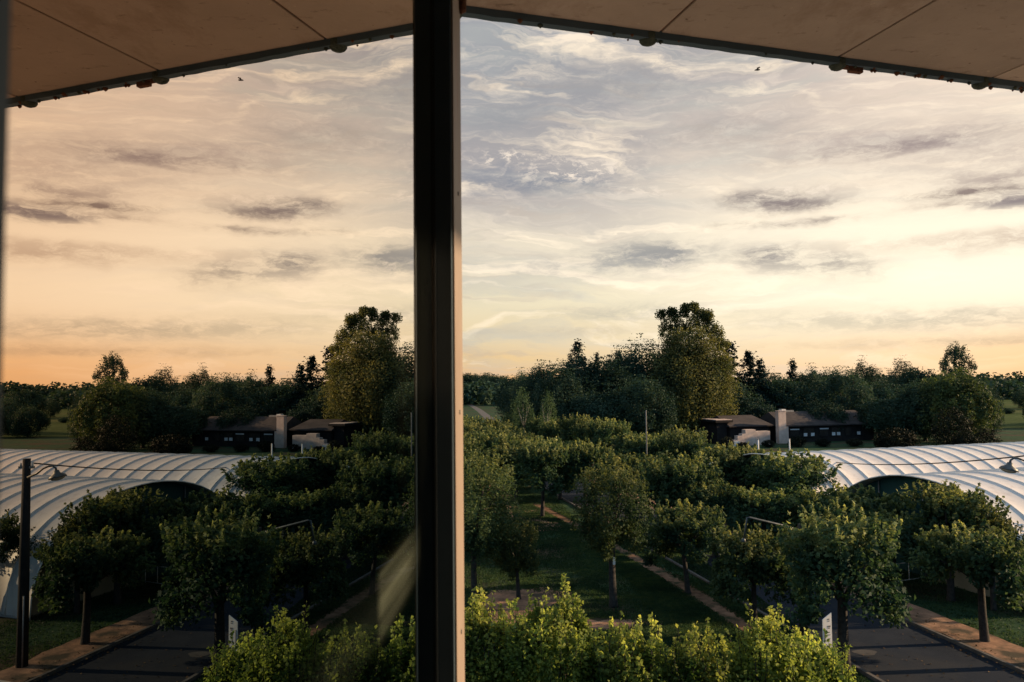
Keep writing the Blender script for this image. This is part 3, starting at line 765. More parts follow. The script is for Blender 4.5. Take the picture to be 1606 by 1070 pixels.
# distant woods: nobody could count these, one mass each
def far_wood(name, x0, x1, Y, depth, h, n, seed, leaf):
    g = np.random.default_rng(seed)
    K = n; cx = g.uniform(x0, x1, K); cy = Y + g.uniform(0, depth, K); hh = h * g.uniform(.55, 1.0, K) * (1 + .12 * np.sin(cx * .02))
    per = 90
    P = np.stack([np.repeat(cx, per), np.repeat(cy, per), np.zeros(K * per)], 1)
    d = unit(g.normal(size=(K * per, 3))); r = np.repeat(h * g.uniform(.32, .55, K), per)[:, None]
    P = P + d * r * np.array([1, 1, .6]); P[:, 2] += np.repeat(hh, per) * .62
    P[:, 2] = np.clip(P[:, 2], 0.3, None)
    low = g.uniform(0, 1, K * per) < .3
    P[low, 2] *= g.uniform(0, .8, low.sum())
    me = leaves_mesh(name, P, d * .6 + g.normal(size=d.shape) * .4 + np.array([0, 0, .4]), leaf, M['leaf_far'], seed)
    o = bpy.data.objects.new(name, me); col.objects.link(o); return o
tag(far_wood('distant_wood', -420, 240, 330, 60, 12, 420, 91, 2.2), 'dark distant wood along the horizon on the left', 'wood', kind='stuff')
tag(far_wood('distant_wood', 180, 620, 420, 50, 15, 330, 92, 2.6), 'dark distant wood on the horizon beyond the pale fields', 'wood', kind='stuff')

# ------------------------------------------------------------------ grass tufts and verge litter
def grass(name, regions, n, seed, lab):
    g = np.random.default_rng(seed); Ps = []
    for (poly, w) in regions:
        m = int(n * w); a, b, c, d = [np.array(p[:2]) for p in poly]
        s = g.uniform(0, 1, (m, 1)); t = g.uniform(0, 1, (m, 1))
        Q = (a * (1-s) + b * s) * (1-t) + (d * (1-s) + c * s) * t
        # tufty density
        keep = (np.sin(Q[:, 0] * 2.1 + 1.3*np.sin(Q[:, 1] * 1.7)) + np.sin(Q[:, 1] * 1.3 + Q[:, 0]) + g.normal(size=m) * 1.2) > -1.2
        for (cx_, cy_, rx_, ry_) in CLEAR:
            keep &= ((Q[:, 0] - cx_) / rx_) ** 2 + ((Q[:, 1] - cy_) / ry_) ** 2 > g.uniform(.55, 1.25, m)
        Ps.append(np.concatenate([Q[keep], np.full((keep.sum(), 1), .04)], 1))
    P = np.concatenate(Ps); N = g.normal(size=P.shape) * np.array([1, 1, .35])
    o = bpy.data.objects.new(name, leaves_mesh(name, P, N, .10, M['grass_blade'], seed, .35)); col.objects.link(o)
    tag(o, lab, 'grass', kind='stuff'); return o
def litter(name, lines, n, seed, lab):
    g = np.random.default_rng(seed); Ps = []
    for (x0, y0, x1, y1, w_, z) in lines:
        m = n // len(lines); t = g.uniform(0, 1, m); o_ = g.normal(size=m) * w_
        Ps.append(np.stack([x0 + (x1 - x0) * t + o_, y0 + (y1 - y0) * t, np.full(m, z)], 1))
    P = np.concatenate(Ps); N = g.normal(size=P.shape) * .35 + np.array([0, 0, 1.0])
    o = bpy.data.objects.new(name, leaves_mesh(name, P, N, .085, M['leaf_dry'], seed, .7)); col.objects.link(o)
    tag(o, lab, 'leaf litter', kind='stuff'); return o
def q(*pp): return [tuple(on(*p)) for p in pp]
grass('grass', [(q((800, 1075), (1240, 1075), (1110, 960), (840, 960)), .30), (q((830, 960), (1060, 960), (900, 810), (800, 780)), .45),
                (q((800, 780), (900, 810), (830, 740), (790, 735)), .1), (q((640, 1070), (900, 1070), (850, 990), (640, 980)), .15), (q((600, 975), (745, 975), (800, 850), (640, 850)), .18), (q((640, 850), (805, 850), (800, 770), (700, 770)), .12), (q((745, 975), (850, 975), (840, 850), (790, 850)), .10), (q((1060, 960), (1110, 960), (960, 850), (900, 850)), .12), (q((1100, 1070), (1370, 1075), (1180, 930), (1000, 930)), .28), (q((1000, 930), (1180, 930), (1010, 820), (900, 820)), .28)], 170000, 5,
      'short rough grass of the shaded lawn between the trees')
def vq(s0, s1, t0, t1): return [tuple(kerbR0 + U*s + PR*t) for s, t in ((s0, t0), (s0, t1), (s1, t1), (s1, t0))]
gv = grass('verge_grass', [(vq(-12, 60, 1.8, 7.0), .85), (vq(-12, 60, .35, .75), .15)], 60000, 6, 'dark weeds growing along the earth verge of the road')
kr = [kerbR0 + U * s_ for s_ in (-8, 40)]; kl = [kerbL0 + U * s_ for s_ in (-8, 40)]
litter('leaf_litter', [(kr[0].x + .5, kr[0].y, kr[1].x + .5, kr[1].y, .45, .125), (kr[0].x - .2, kr[0].y, kr[1].x - .2, kr[1].y, .12, .03),
                       (kl[0].x + .2, kl[0].y, kl[1].x + .2, kl[1].y, .15, .03), (kr[0].x - 2.5, kr[0].y, kr[1].x - 2.5, kr[1].y, 1.4, .025)], 2600, 8, 'dry fallen leaves scattered along the road edges')

# ------------------------------------------------------------------ foreground shrubs
def shrub(px, topy, Y, wpx, seed, label, spikes=(), n=1.0):
    p = at(px, topy, Y); root = empty('tall_shrub', (p.x, p.y, 0)); tag(root, label, 'shrub', 'tall shrubs below the window')
    r = wpx * Y / 2400; top = p.z; g = np.random.default_rng(seed)
    mb = MB()
    for i in range(7):
        a = g.uniform(0, 6.28); s = r * g.uniform(.2, .8)
        mb.tube([(math.cos(a)*.12, math.sin(a)*.12, -.05), (math.cos(a)*s*.5, math.sin(a)*s*.5, top*.45), (math.cos(a)*s, math.sin(a)*s, top*.88)], [.05, .03, .01], 6)
    Ps = []; Ns = []
    K = int(125 * n); d = unit(g.normal(size=(K, 3))); d[:, 2] = np.abs(d[:, 2]) * np.where(g.uniform(size=K) < .7, 1, -1)
    C = d * g.uniform(.4, 1, (K, 1)) ** .5 * np.array([r, r * .8, 1.5]); C[:, 2] += top - 1.75
    per = 52
    per = 70; P = np.repeat(C, per, 0) + np.clip(g.normal(size=(K*per, 3)), -1.6, 1.6) * .17 * np.repeat(g.uniform(.6, 1.5, (K, 1)), per, 0); Ps.append(P); Ns.append(g.normal(size=P.shape) * .8 + np.array([.35, 0, .6]))
    def shoot(b, dr, L, m):
        t = g.uniform(0, 1, (m, 1)); dr = dr / np.linalg.norm(dr)
        Ps.append(b + dr * t * L + g.normal(size=(m, 3)) * .075 * (1.15 - .8*t)); Ns.append(g.normal(size=(m, 3)) + dr * .3)
        e = Vector(b) + Vector(dr) * L; mb.tube([tuple(b), tuple(e)], [.012, .005], 5)
    for _ in range(int(84 * n)):
        a = g.uniform(0, 6.28); rr = math.sqrt(g.uniform()) * r * .9
        b = np.array([rr*math.cos(a), rr*math.sin(a)*.8, top - 1.75 + 1.5*math.sqrt(max(0, 1-(rr/r)**2)) - .25])
        shoot(b, np.array([g.normal()*.25, g.normal()*.25, 1.0]), g.uniform(.25, 1.15), 38)
    for (sx, sy) in spikes:
        e = at(sx, sy, Y); b = np.array([e.x - p.x + g.normal()*.05, e.y - p.y, top - .5]); v = np.array([e.x - p.x, e.y - p.y, e.z]) - b
        L = np.linalg.norm(v); shoot(b, v, L, int(70 * L)); shoot(b + np.array([.08, .03, 0]), v, L * .8, int(40 * L))
    mb.build('stem', M['bark'], root)
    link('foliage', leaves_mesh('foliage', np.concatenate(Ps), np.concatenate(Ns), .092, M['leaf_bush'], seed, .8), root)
    return root
shrub(752, 962, 18, 150, 101, 'yellow-green shrub pressed against the window post', [(746, 922), (785, 950)])
shrub(868, 958, 17.5, 165, 102, 'tall yellow-green shrub with the highest leafy spike', [(884, 898), (840, 940), (905, 930)], 1.1)
shrub(985, 1000, 17, 140, 103, 'yellow-green shrub between the tallest spike and the middle shrubs', [(1021, 962), (960, 975)])
shrub(1090, 1016, 17, 130, 104, 'lower yellow-green shrub in the middle of the shrub row', [(1108, 972), (1060, 998), (1132, 1000)])
shrub(1208, 986, 17.5, 150, 105, 'bright shrub left of the white notice board', [(1208, 952), (1190, 970), (1245, 985)])
shrub(1296, 1022, 18, 95, 106, 'shaded shrub in front of the white notice board', [], .8)

# ------------------------------------------------------------------ polytunnels
AX = Vector((.955, .297, 0)).normalized(); PP = Vector((-AX.y, AX.x, 0))      # axis, and across (away from the viewer)
def tunnel(name, p0, L, w, h, label, bays, opening):
    root = empty(name, (p0.x, p0.y, 0)); tag(root, label, 'polytunnel', 'white tunnels side by side')
    NA = 28
    def pt(s, a, k=1.0, sag=0.0):
        lat = -math.cos(a) * w * k; z = math.sin(a) ** .82 * h * k
        q_ = AX * s + PP * (lat * (1 - sag)); return Vector((q_.x, q_.y, z * (1 - sag)))
    mb = MB(); vs = []; fs = []; per = 8; nb = bays; row = 0
    bl = L / nb
    for i in range(nb * per + 1):
        t = (i % per) / per; sag = .011 * math.sin(math.pi * t) if t else 0
        for j in range(NA + 1):
            vs.append(pt(i * bl / per, math.pi * j / NA, 1, sag + (0 if t else -.004)))
        if i:
            b = row * (NA + 1); a_ = b - (NA + 1)
            for j in range(NA): fs.append((a_ + j, b + j, b + j + 1, a_ + j + 1))
        row += 1
    mb.add(vs, fs, True); mb.build('cover', M['sheet'], root)
    for i in range(nb + 1):
        mb = MB(); mb.tube([pt(i * bl, math.pi * j / NA, 1.004) for j in range(NA + 1)], [.035] * (NA + 1), 6)
        mb.build('rib', M['white_paint'], root)
    # end wall, set back, teal door sheet in the far half and a tan sheet in the near half
    mb = MB(); n = 20
    def endwall(a0, a1, s, mat, nm, k=.985):
        mb = MB(); arc = [pt(s, a0 + (a1 - a0) * j / n, k) for j in range(n + 1)]
        base = [Vector((v.x, v.y, .0)) for v in arc]
        mb.add(arc + base, [(j, j + 1, n + 2 + j, n + 1 + j) for j in range(n)])
        return mb.build(nm, mat, root)
    endwall(math.pi * .02, math.pi * .46, .5, M['tan_sheet'], 'end_sheet')
    endwall(math.pi * .46, math.pi * .98, .7, M['teal'], 'door_sheet')
    for a in (.2, .35, .5, .65, .8):
        mb = MB(); v = pt(.6, math.pi * a, .98); mb.tube([(v.x, v.y, 0), (v.x, v.y, v.z)], [.04, .04], 6); mb.build('end_post', M['steel'], root)
    # ground rail
    for a in (0, math.pi):
        mb = MB(); v0 = pt(0, a, 1.01); v1 = pt(L, a, 1.01)
        mb.tube([(v0.x, v0.y, .06), (v1.x, v1.y, .06)], [.06, .06], 6); mb.build('ground_rail', M['steel'], root)
    return root
r1 = at(1431, 748, 38.8); r2 = at(1195, 713, 51.0)
TH = r1.z
print("ridge heights", r1.z, r2.z)
tunnel('polytunnel', r1, 45, 6.6, r1.z, 'near white plastic tunnel with a dark arched opening at its left end', 30, True)
tunnel('polytunnel', r2, 57, 6.3, r2.z, 'far white plastic tunnel whose long ridge runs behind the near one', 38, False)

# ------------------------------------------------------------------ low house behind
def house():
    o0 = at(1232, 690, 121); root = empty('low_house', (o0.x, o0.y, 0), R(15)); tag(root, 'long low house with a dark brown roof and a pale stone chimney', 'house')
    L = 17.0; D = 8.0
    def px(x): return at(x, 690, 121).x - o0.x
    mb = MB(); mb.box((0.2, .6, 0), (L, D, 2.8)); mb.build('wall', M['house_wall'], root)
    def roof(nm, x0, x1, y0, y1, ze, zr, par):
        ym = (y0 + y1) / 2; mb = MB()
        vs = [(x0, y0, ze), (x1, y0, ze), (x1, y1, ze), (x0, y1, ze), (x0 + .3, ym, zr), (x1 - 1.2, ym, zr), (x0, y0, ze - .18), (x1, y0, ze - .18), (x1, y1, ze - .18), (x0, y1, ze - .18)]
        mb.add(vs, [(0,1,5,4), (1,2,5), (2,3,4,5), (3,0,4), (0,6,7,1), (1,7,8,2), (2,8,9,3), (3,9,6,0), (6,9,8,7)])
        return mb.build(nm, M['roof_tile'], par)
    rf = roof('roof', -.4, L + .6, 0, D + .6, 2.75, 4.75, root)
    mb = MB(); mb.box((2.2, 4.0, 4.5), (3.0, 4.8, 5.15)); mb.build('vent', M['white_paint'], rf)
    mb = MB(); mb.box((2.0, 4.2, 4.55), (4.6, 4.9, 4.95)); mb.build('roof_lantern', M['steel'], rf)
    # left wing
    x0, x1 = px(1140), px(1214)
    mb = MB(); mb.box((x0 + .4, 1.5, 0), (x1, D + 1, 2.9)); mb.build('wing_wall', M['house_wall'], root)
    roof('wing_roof', x0, x1 + .4, 1.0, D + 1.6, 2.85, 4.3, root)
    mb = MB(); mb.box((x0 - 1.6, 2.0, 0), (x0 + .2, 7, 3.4)); mb.box((x0 - 2.0, 1.6, 3.4), (x0 + 1.0, 7.4, 3.75)); mb.build('side_annex', M['house_wall'], root)
    mb = MB(); mb.box((x0 - 1.9, 1.7, 3.752), (x0 + .9, 7.2, 3.85)); mb.build('annex_roof', M['stone_pale'], root)
    # stone chimney: broad stack and lower return
    cx0, cx1 = px(1217), px(1232)
    mb = MB(); mb.box((cx0 + .15, -.3, 0), (cx1, .5, 5.0)); mb.box((cx0 + .09, -.36, 5.0), (cx1 + .06, .56, 5.12)); ch = mb.build('chimney', M['stone_pale'], root)
    mb = MB(); mb.box((cx1 + .004, -.2, 0), (cx1 + .45, .45, 2.6)); mb.build('buttress', M['stone_pale'], ch)
    # windows: frames with panes and half drawn pale blinds
    for (xa, xb, bl) in [(1244, 1262, 1), (1268, 1290, 2), (1298, 1316, 1), (1320, 1338, 2), (1346, 1358, 0), (1366, 1380, 3)]:
        a, b = px(xa), px(xb)
        mb = MB(); mb.box((a, .50, .8), (b, .59, .88)); mb.box((a, .50, 2.2), (b, .59, 2.28)); mb.box((a, .5, .884), (a + .07, .59, 2.196)); mb.box((b - .07, .5, .884), (b, .59, 2.196))
        w_ = mb.build('window', M['house_wall'], root)
        mb = MB(); mb.box((a + .075, .55, .89), (b - .075, .58, 2.19)); mb.build('pane', M['dark_glass'], w_)
        if bl == 1:
            mb = MB(); mb.box((a + .09, .52, 1.98), (b - .09, .54, 2.16)); mb.build('blind', M['blind'], w_)
        if bl in (2, 3):
            for s_ in ((.12, .75), (b - a - .75, b - a - .12)) if bl == 2 else ((.3, .9),):
                mb = MB(); mb.box((a + s_[0], .52, .95), (a + s_[1], .54, 1.45)); mb.build('lit_panel', M['blind'], w_)
    return root
house()
def terrace():
    a = at(1150, 690, 117); root = empty('terrace_wall', (a.x, a.y, 0), R(15)); tag(root, 'stepped pale stone terrace wall left of the chimney', 'wall')
    def px(x): return at(x, 690, 117).x - a.x
    mb = MB()
    for (xa, xb, h_) in [(1145, 1158, .9), (1158, 1166, 1.5), (1166, 1172, 1.8), (1172, 1190, 2.4), (1190, 1216, 2.1)]:
        mb.box((px(xa), 0, 0), (px(xb) - .004, .8 + .1 * h_, h_))
    mb.build('stone_wall', M['stone_pale'], root)
    mb = MB(); mb.box((px(1147), -.6, 0), (px(1157), -.1, .75)); mb.build('planter', M['white_paint'], root)
terrace()
# garden bushes at the foot of the house
for i, (px_, ty, w) in enumerate([(1250, 684, 30), (1290, 688, 24), (1340, 688, 26), (1205, 690, 22), (1165, 694, 22), (1140, 685, 24)]):
    ptree(px_, ty, 114, w, .05, 'hedge0', 'small bush at the foot of the low house', 'small bushes at the foot of the low house', name='garden_bush', cat='bush', tr=.05)

# ------------------------------------------------------------------ poles and posts
def pole(px, topy, Y, r, name, label, mat, lean=0):
    p = at(px, topy, Y); root = empty(name, (p.x, p.y, 0)); tag(root, label, 'pole')
    mb = MB(); mb.tube([(0, 0, -.05), (lean * .5, 0, p.z * .5), (lean, 0, p.z)], [r * 1.15, r, r * .85], 10); mb.build('shaft', mat, root)
    mb = MB(); mb.lathe([(0, r*.9), (r * 1.0, r*.6), (r * 1.0, 0), (0, 0)], (lean, 0, p.z), 10); mb.build('cap', M['steel'], root)
    return root, p
pole(1013, 645, 62, .06, 'pale_pole', 'slim pale pole in front of the far tree row', M['pole_grey'])
pole(1189, 690, 62, .06, 'thin_post', 'thin white post by the terrace wall', M['white_paint'])
pr0, pcab = pole(1238, 689, 62, .06, 'thin_post', 'thin white post right of the stone chimney', M['white_paint'])

def bracket_pole():
    p = at(1255, 822, 30); root = empty('timber_lamp_pole', (p.x, p.y, 0)); tag(root, 'dark timber pole with a pale bracket arm reaching left', 'pole')
    h_ = p.z; mb = MB(); mb.tube([(0, 0, -.05), (0, 0, h_ * .5), (.03, 0, h_)], [.17, .15, .12], 10); mb.build('shaft', M['bark'], root)
    e = at(1172, 812, 29.2); e2 = at(1166, 850, 29.2); o = Vector((p.x, p.y, 0))
    mb = MB(); mb.tube([Vector((.02, 0, h_ - .25)), Vector((-.6, -.2, h_ - .05)), e - o + Vector((.1, 0, 0)), e - o, e2 - o], [.05, .045, .04, .04, .035], 8); mb.build('arm', M['lamp_metal'], root)
    mb = MB(); mb.lathe([(.0, .14), (.07, .12), (.10, 0), (.0, -.02)], tuple(e2 - o), 10); mb.build('lamp_head', M['lamp_metal'], root)
    mb = MB(); mb.tube([(.13, -.1, h_ - .5), (.13, -.1, h_ - .25)], [.05, .05], 8); mb.build('insulator', M['white_paint'], root)
bracket_pole()

def street_lamp():
    top = at(1633, 706, 27); o = Vector((top.x, top.y, 0)); root = empty('street_lamp', o); tag(root, 'concrete street lamp with a curved arm and a bell-shaped head, before the tunnels', 'street lamp')
    mb = MB(); mb.tube([(0, 0, -.05), (0, 0, top.z * .5), (0, 0, top.z)], [.20, .17, .13], 12); mb.build('pole', M['pole_concrete'], root)
    mb = MB(); mb.tube([(-.12, -.16, 0), (-.12, -.16, 2.6)], [.03, .03], 6); mb.build('cable_pipe', M['steel'], root)
    y = 26.6
    P_ = [at(1625, 738, y), at(1616, 730, y), at(1606, 722.5, y), at(1597, 719, y), at(1590, 718.5, y), at(1585, 722, y), at(1584, 727, y)]
    P_[0] = P_[0] * .3 + Vector((o.x, o.y, P_[0].z)) * .7
    mb = MB(); mb.tube([p - o for p in P_], [.045, .04, .035, .035, .035, .035, .05], 8); mb.build('arm', M['lamp_metal'], root)
    hc = at(1583, 733, y) - o; Mt = Matrix.Rotation(R(14), 3, 'Y')
    mb = MB(); mb.lathe([(.05, .17), (.09, .16), (.11, .07), (.26, -.02), (.30, -.09), (.29, -.11), (.25, -.10)], tuple(hc), 18, Mt); hd = mb.build('lamp_head', M['lamp_metal'], root)
    mb = MB(); mb.lathe([(.25, -.10), (.20, -.16), (.10, -.19), (0, -.20)], tuple(hc), 18, Mt); mb.build('lens', M['lamp_glass'], hd)
    mb = MB(); mb.box((-.28, -.05, top.z - .35), (.28, .05, top.z - .27)); ca = mb.build('crossarm', M['steel'], root)
    for s_ in (-.22, .22):
        mb = MB(); mb.lathe([(.03, 0), (.045, .03), (.03, .07), (.04, .10), (0, .13)], (s_, 0, top.z - .27), 10); mb.build('insulator', M['white_paint'], ca)
    return o, top
lo, ltop = street_lamp()
def cable(a, b, sag, r, label):
    mb = MB(); n = 24; m_ = [a.lerp(b, i / n) - Vector((0, 0, 4 * sag * (i / n) * (1 - i / n))) for i in range(n + 1)]
    mb.tube(m_, [r] * (n + 1), 5); tag(mb.build('power_cable', M['rubber']), label, 'cable')
cable(Vector((ltop.x - .22, ltop.y, ltop.z - .16)), at(1238, 713, 62), .55, .026, 'dark cable sagging from the street lamp across the far tunnel roof')

def notice_board():
    c_ = at(1298, 1018, 23); root = empty('notice_board', (c_.x, c_.y, 0), R(14)); tag(root, 'narrow white notice board on a post behind the shrubs', 'sign')
    h_ = c_.z; W = .30; Ht = .95
    mb = MB(); mb.tube([(0, .04, -.05), (0, .04, h_ + .3)], [.035, .035], 8); mb.build('post', M['steel'], root)
    Mt = Matrix.Translation((0, 0, 0)) @ Matrix.Rotation(R(-4), 4, 'Y')
    mb = MB(); b = h_
    vs = [(-W/2, -.02, b), (W/2, -.02, b), (W/2, -.02, b + Ht + .09), (-W/2, -.02, b + Ht - .09)]
    vs += [(x, .005, z) for (x, _, z) in vs]
    mb.add(vs, [(0,1,2,3), (7,6,5,4), (0,4,5,1), (1,5,6,2), (2,6,7,3), (3,7,4,0)]); pn = mb.build('panel', M['white_paint'], root)
    mb = MB(); mb.box((-W/2 + .035, -.026, b + .22), (-W/2 + .065, -.022, b + .62)); pm = mb.build('lettering', M['marking_grey'], pn)
    mb = MB()
    for (z, w_, hh) in [(.88, .06, .035), (.82, .07, .02), (.68, .09, .05), (.61, .07, .02), (.50, .06, .03), (.42, .08, .02), (.30, .05, .03)]:
        mb.box((.015, -.026, b + z - hh), (.015 + w_, -.022, b + z))
    mb.build('lettering', M['marking_grey'], pn)
notice_board()

def barrier():
    a = on(1406, 914); b = on(1446, 908); root = empty('metal_barrier', a); tag(root, 'small pale metal barrier standing by the road verge', 'barrier')
    v = b - a; v.z = 0; mb = MB()
    for t in (0, .5, 1):
        m_ = MB(); m_.tube([v * t, v * t + Vector((0, 0, .92))], [.022, .022], 6); m_.build('post', M['white_paint'], root)
    for z in (.06, .90):
        m_ = MB(); m_.tube([Vector((0, 0, z)), v + Vector((0, 0, z))], [.022, .022], 6); m_.build('rail', M['white_paint'], root)
barrier()
# small white tag on the lawn tree, and a globe lamp among the trees
tg = at(963, 880, 34.35)
mb = MB(); mb.box((-.05, -.01, -.16), (.06, .01, .16)); o = mb.build('trunk_tag', M['white_paint']); o.location = tg
tag(o, 'small white tag fixed to the trunk of the lawn tree', 'tag')
gp = at(1116, 728, 52); root = empty('globe_lamp', (gp.x, gp.y, 0)); tag(root, 'small white globe lamp on a thin post among the dark trees', 'lamp')
mb = MB(); mb.tube([(0, 0, -.05), (0, 0, gp.z - .1)], [.04, .03], 8); mb.build('post', M['steel'], root)
mb = MB(); mb.lathe([(.001, -.15), (.09, -.12), (.15, 0), (.10, .11), (.001, .15)], (0, 0, gp.z), 14); mb.build('globe', M['white_paint'], root)

# ------------------------------------------------------------------ open window sash beside the viewer
d_ = ray(831, 597.5); a_ = Vector((d_.x, d_.y, 0)).normalized(); n_ = Vector((a_.y, -a_.x, 0))
DD = .155
WM = Matrix(((a_.x, n_.x, 0, -n_.x * DD), (a_.y, n_.y, 0, -n_.y * DD), (0, 0, 1, H), (0, 0, 0, 1)))   # (along, out to the right, up)
def window():
    root = empty('window_sash', WM @ Vector((.1, 0, -.95)))
    tag(root, 'open dark-framed window sash whose glass mirrors the view', 'window')
    inv = Matrix.Translation(-root.location)
    def bx(nm, lo, hi, mat, par=root, bev=0): 
        mb = MB(); mb.box(lo, hi, inv @ WM); return mb.build(nm, mat, par, bevel=bev)
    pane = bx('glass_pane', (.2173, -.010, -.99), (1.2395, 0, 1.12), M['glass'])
    st = bx('stile', (1.24, -.022, -1.06), (1.384, .030, 1.19), M['frame_dark'], bev=.0015)
    bx('outer_face', (1.2445, .0302, -1.06), (1.3845, .0335, 1.19), M['stile_outer'], st)
    bx('gasket', (1.2365, .0003, -.99), (1.2399, .0035, 1.12), M['frame_core'], st)
    bx('bottom_rail', (.12, -.022, -1.06), (1.2395, .03, -.991), M['frame_dark'])
    bx('top_rail', (.12, -.022, 1.121), (1.2395, .03, 1.19), M['frame_dark'])
    bx('hinge_stile', (.12, -.022, -.99), (.2170, .003, 1.12), M['frame_dark'])
    for zs in (-.42, -.05, .33):
        mb = MB(); mb.lathe([(.0001, -.0015), (.004, -.001), (.004, .001), (.0001, .0015)], (0, 0, 0), 10, Matrix.Rotation(R(90), 3, 'Y'))
        sc_ = mb.build('screw', M['lamp_metal'], st); sc_.location = inv @ WM @ Vector((1.317, .0338, zs))
    # small latch keep on the outer face, near the top
    mb = MB(); p = inv @ WM
    mb.lathe([(0, -.022), (.009, -.016), (.010, .012), (.004, .018), (0, .02)], tuple(p @ Vector((1.372, .037, .700))), 12); mb.build('latch_pin', M['stain'], st)
window()

# ------------------------------------------------------------------ building and its canopy
ZS = H + 1.60
e1 = on(725, 17, ZS); e2 = on(1606, 136, ZS)
ED = (e2 - e1).normalized(); EN = Vector((-ED.y, ED.x, 0))                   # along the edge, and outward (away from the wall)
CMt = Matrix(((ED.x, EN.x, 0, e1.x), (ED.y, EN.y, 0, e1.y), (0, 0, 1, ZS), (0, 0, 0, 1)))
def canopy():
    root = empty('roof_canopy', e1); tag(root, 'brown panelled canopy underside overhanging the window', 'canopy')
    inv = Matrix.Translation(-e1) @ CMt
    s1 = (CMt.inverted() @ on(1325, 84, ZS)).x; s0 = (CMt.inverted() @ on(1040, 47, ZS)).x
    stp = s1 - s0
    back = -3.62
    for i in range(-5, 3):
        xa = s0 + i * stp
        mb = MB(); mb.box((xa + .006, back, 0), (xa + stp - .006, -.045, .10), inv); mb.build('panel', M['soffit'], root, bevel=.004)
        mb = MB(); mb.box((xa - .0055, back, .008), (xa + .0055, -.045, .09), inv); mb.build('joint', M['stain'], root)
    xa, xb = s0 - 5 * stp, s0 + 3 * stp
    mb = MB(); n = 120; vs = []; fs = []; g = random.Random(3)
    for i in range(n + 1):          # slightly ragged drip rail
        x = xa + (xb - xa) * i / n
        z0 = -.034 + .004 * g.random(); y0 = -.048 - .003 * g.random()
        vs += [inv @ Vector(v) for v in ((x, y0, z0), (x, 0, z0 + .004), (x, 0, .16), (x, y0, .16))]
        if i:
            b = 4 * (i - 1); fs += [(b, b+4, b+5, b+1), (b+1, b+5, b+6, b+2), (b+2, b+6, b+7, b+3), (b+3, b+7, b+4, b)]
    mb.add(vs, fs); mb.build('edge_rail', M['frame_dark'], root)
    mb = MB(); mb.box((xa, back, .12), (xb, -.002, .26), inv); mb.build('roof_slab', M['concrete'], root)
    # drip cups hanging under the rail
    for i in range(-4, 3):
        x = s0 + i * stp + (.02 if i % 2 else -.045)
        mb = MB()
        mb.lathe([(.001, -.018), (.018, -.016), (.034, -.008), (.042, .004), (.042, .03)], tuple(inv @ Vector((x, -.012, -.034))), 14)
        mb.build('drip_cup', M['moss'], root)
    # crumbling rust and plaster on the rail, more of it to the right
    for i in range(60):
        x = s0 + stp * 1.0 + abs(g.gauss(0, 1)) * .9 if i > 22 else g.uniform(xa + 2, xb - 2)
        s_ = g.uniform(.004, .013); p = inv @ Vector((x, g.uniform(-.055, .0), -.032 - g.uniform(0, .008)))
        mb = MB(); mb.lathe([(.001, -s_), (s_ * .8, -s_ * .4), (s_ * 1.2, s_ * .3), (.001, s_)], tuple(p), 6); 
        mb.build('flake', M['stain'] if g.random() < .6 else M['moss'], root)
    x = s1 + .115
    mb = MB(); mb.box((x - .035, -.035, -.058), (x + .045, -.004, -.02), inv); mb.box((x - .07, -.03, -.046), (x - .036, -.01, -.02), inv); mb.build('rust_patch', M['stain'], root, bevel=.006)
canopy()

def building():
    root = empty('building', (0, 0, 0)); tag(root, 'rendered wall of the building around the open window', 'building')
    w0 = WM @ Vector((.06, 0, 0)); w0.z = 0
    BM = Matrix(((ED.x, EN.x, 0, w0.x), (ED.y, EN.y, 0, w0.y), (0, 0, 1, 0), (0, 0, 0, 1)))
    mb = MB()
    mb.box((-5, -.35, 0), (-.03, 0, ZS + .1), BM)           # left of the opening
    mb.box((1.5, -.35, 0), (3.2, 0, ZS + .1), BM)           # right
    mb.box((-.028, -.35, 0), (1.498, 0, H - 1.08), BM)      # below
    mb.box((-.028, -.35, H + 1.25), (1.498, 0, ZS + .1), BM)
    mb.build('wall', M['concrete'], root)
    mb = MB(); mb.box((-.1, -.2, H - 1.078), (1.56, .06, H - 1.03), BM); mb.build('window_sill', M['kerb'], root)
    mb = MB(); mb.box((-5, -5, ZS + .102), (3.2, -.36, ZS + .3), BM); mb.box((-5, -5, 0), (3.2, -4.8, ZS + .1), BM)
    mb.box((-5, -4.798, 0), (-4.8, -.352, ZS + .1), BM); mb.box((3.0, -4.798, 0), (3.2, -.352, ZS + .1), BM); mb.build('rear_wall', M['concrete'], root)
building()

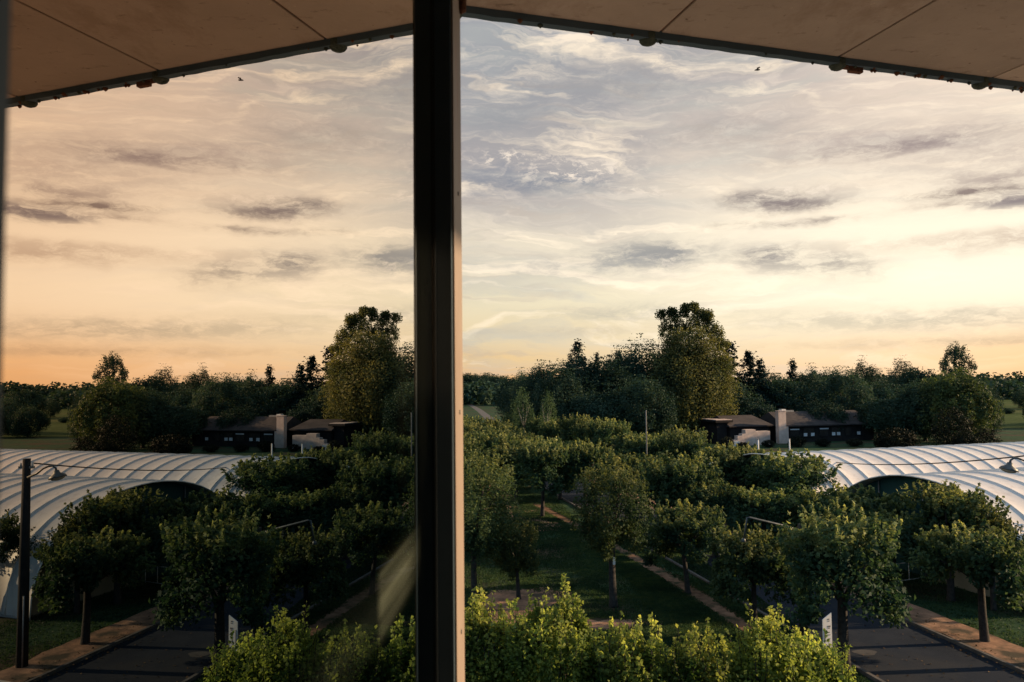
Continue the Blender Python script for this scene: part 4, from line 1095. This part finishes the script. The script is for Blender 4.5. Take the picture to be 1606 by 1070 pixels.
def bounce_roof():  # added out of view: sunlit slab that throws light up onto the canopy
    w0 = WM @ Vector((.06, 0, 0))
    BM = Matrix(((ED.x, EN.x, 0, w0.x), (ED.y, EN.y, 0, w0.y), (0, 0, 1, 0), (0, 0, 0, 1)))
    root = empty('bounce_roof', BM @ Vector((0, 2, 0))); tag(root, 'added unseen pale slab below the window that bounces sunlight upward', 'added reflector')
    inv = Matrix.Translation(-root.location) @ BM
    mb = MB(); mb.box((-5, .004, H - 3.3), (9, 5.4, H - 3.0), inv); mb.build('bounce_slab', M['bounce_deck'], root)
    mb = MB(); mb.box((-5, .10, 0), (9, 5.2, H - 3.304), inv); mb.build('wall', M['concrete'], root)
    mb = MB(); mb.box((-5, 5.404, H - 3.35), (9, 5.5, H - 2.85), inv); mb.build('bounce_rim', M['concrete'], root)
bounce_roof()

def insect():
    p = at(1188, 110, 3.96); root = empty('flying_insect', p); tag(root, 'tiny dark insect flying just beyond the canopy edge', 'insect')
    mb = MB(); prof = []
    mb.tube([(-.016, 0, -.002), (-.011, 0, 0), (-.003, 0, .001), (.004, 0, .001), (.010, 0, .002), (.014, 0, .001)], [.001, .0035, .005, .0045, .0042, .001], 8); mb.build('body', M['insect'], root)
    for s_ in (-1, 1):
        mb = MB(); mb.add([(.002, s_ * .003, .004), (.012, s_ * .012, .009), (.006, s_ * .020, .010), (-.008, s_ * .014, .007), (-.006, s_ * .006, .005)], [(0, 1, 2, 3, 4)])
        mb.build('wing', M['insect_wing'], root)
insect()

# ------------------------------------------------------------------ render settings
sc.render.engine = 'CYCLES'
sc.view_settings.view_transform = 'Standard'; sc.view_settings.look = 'None'
sc.view_settings.exposure = 0; sc.view_settings.gamma = 1
sc.cycles.max_bounces = 7; sc.cycles.diffuse_bounces = 3; sc.cycles.glossy_bounces = 4
sc.cycles.transparent_max_bounces = 6; sc.cycles.caustics_reflective = False; sc.cycles.caustics_refractive = False
sc.cycles.use_denoising = True
sc.cycles.use_adaptive_sampling = True
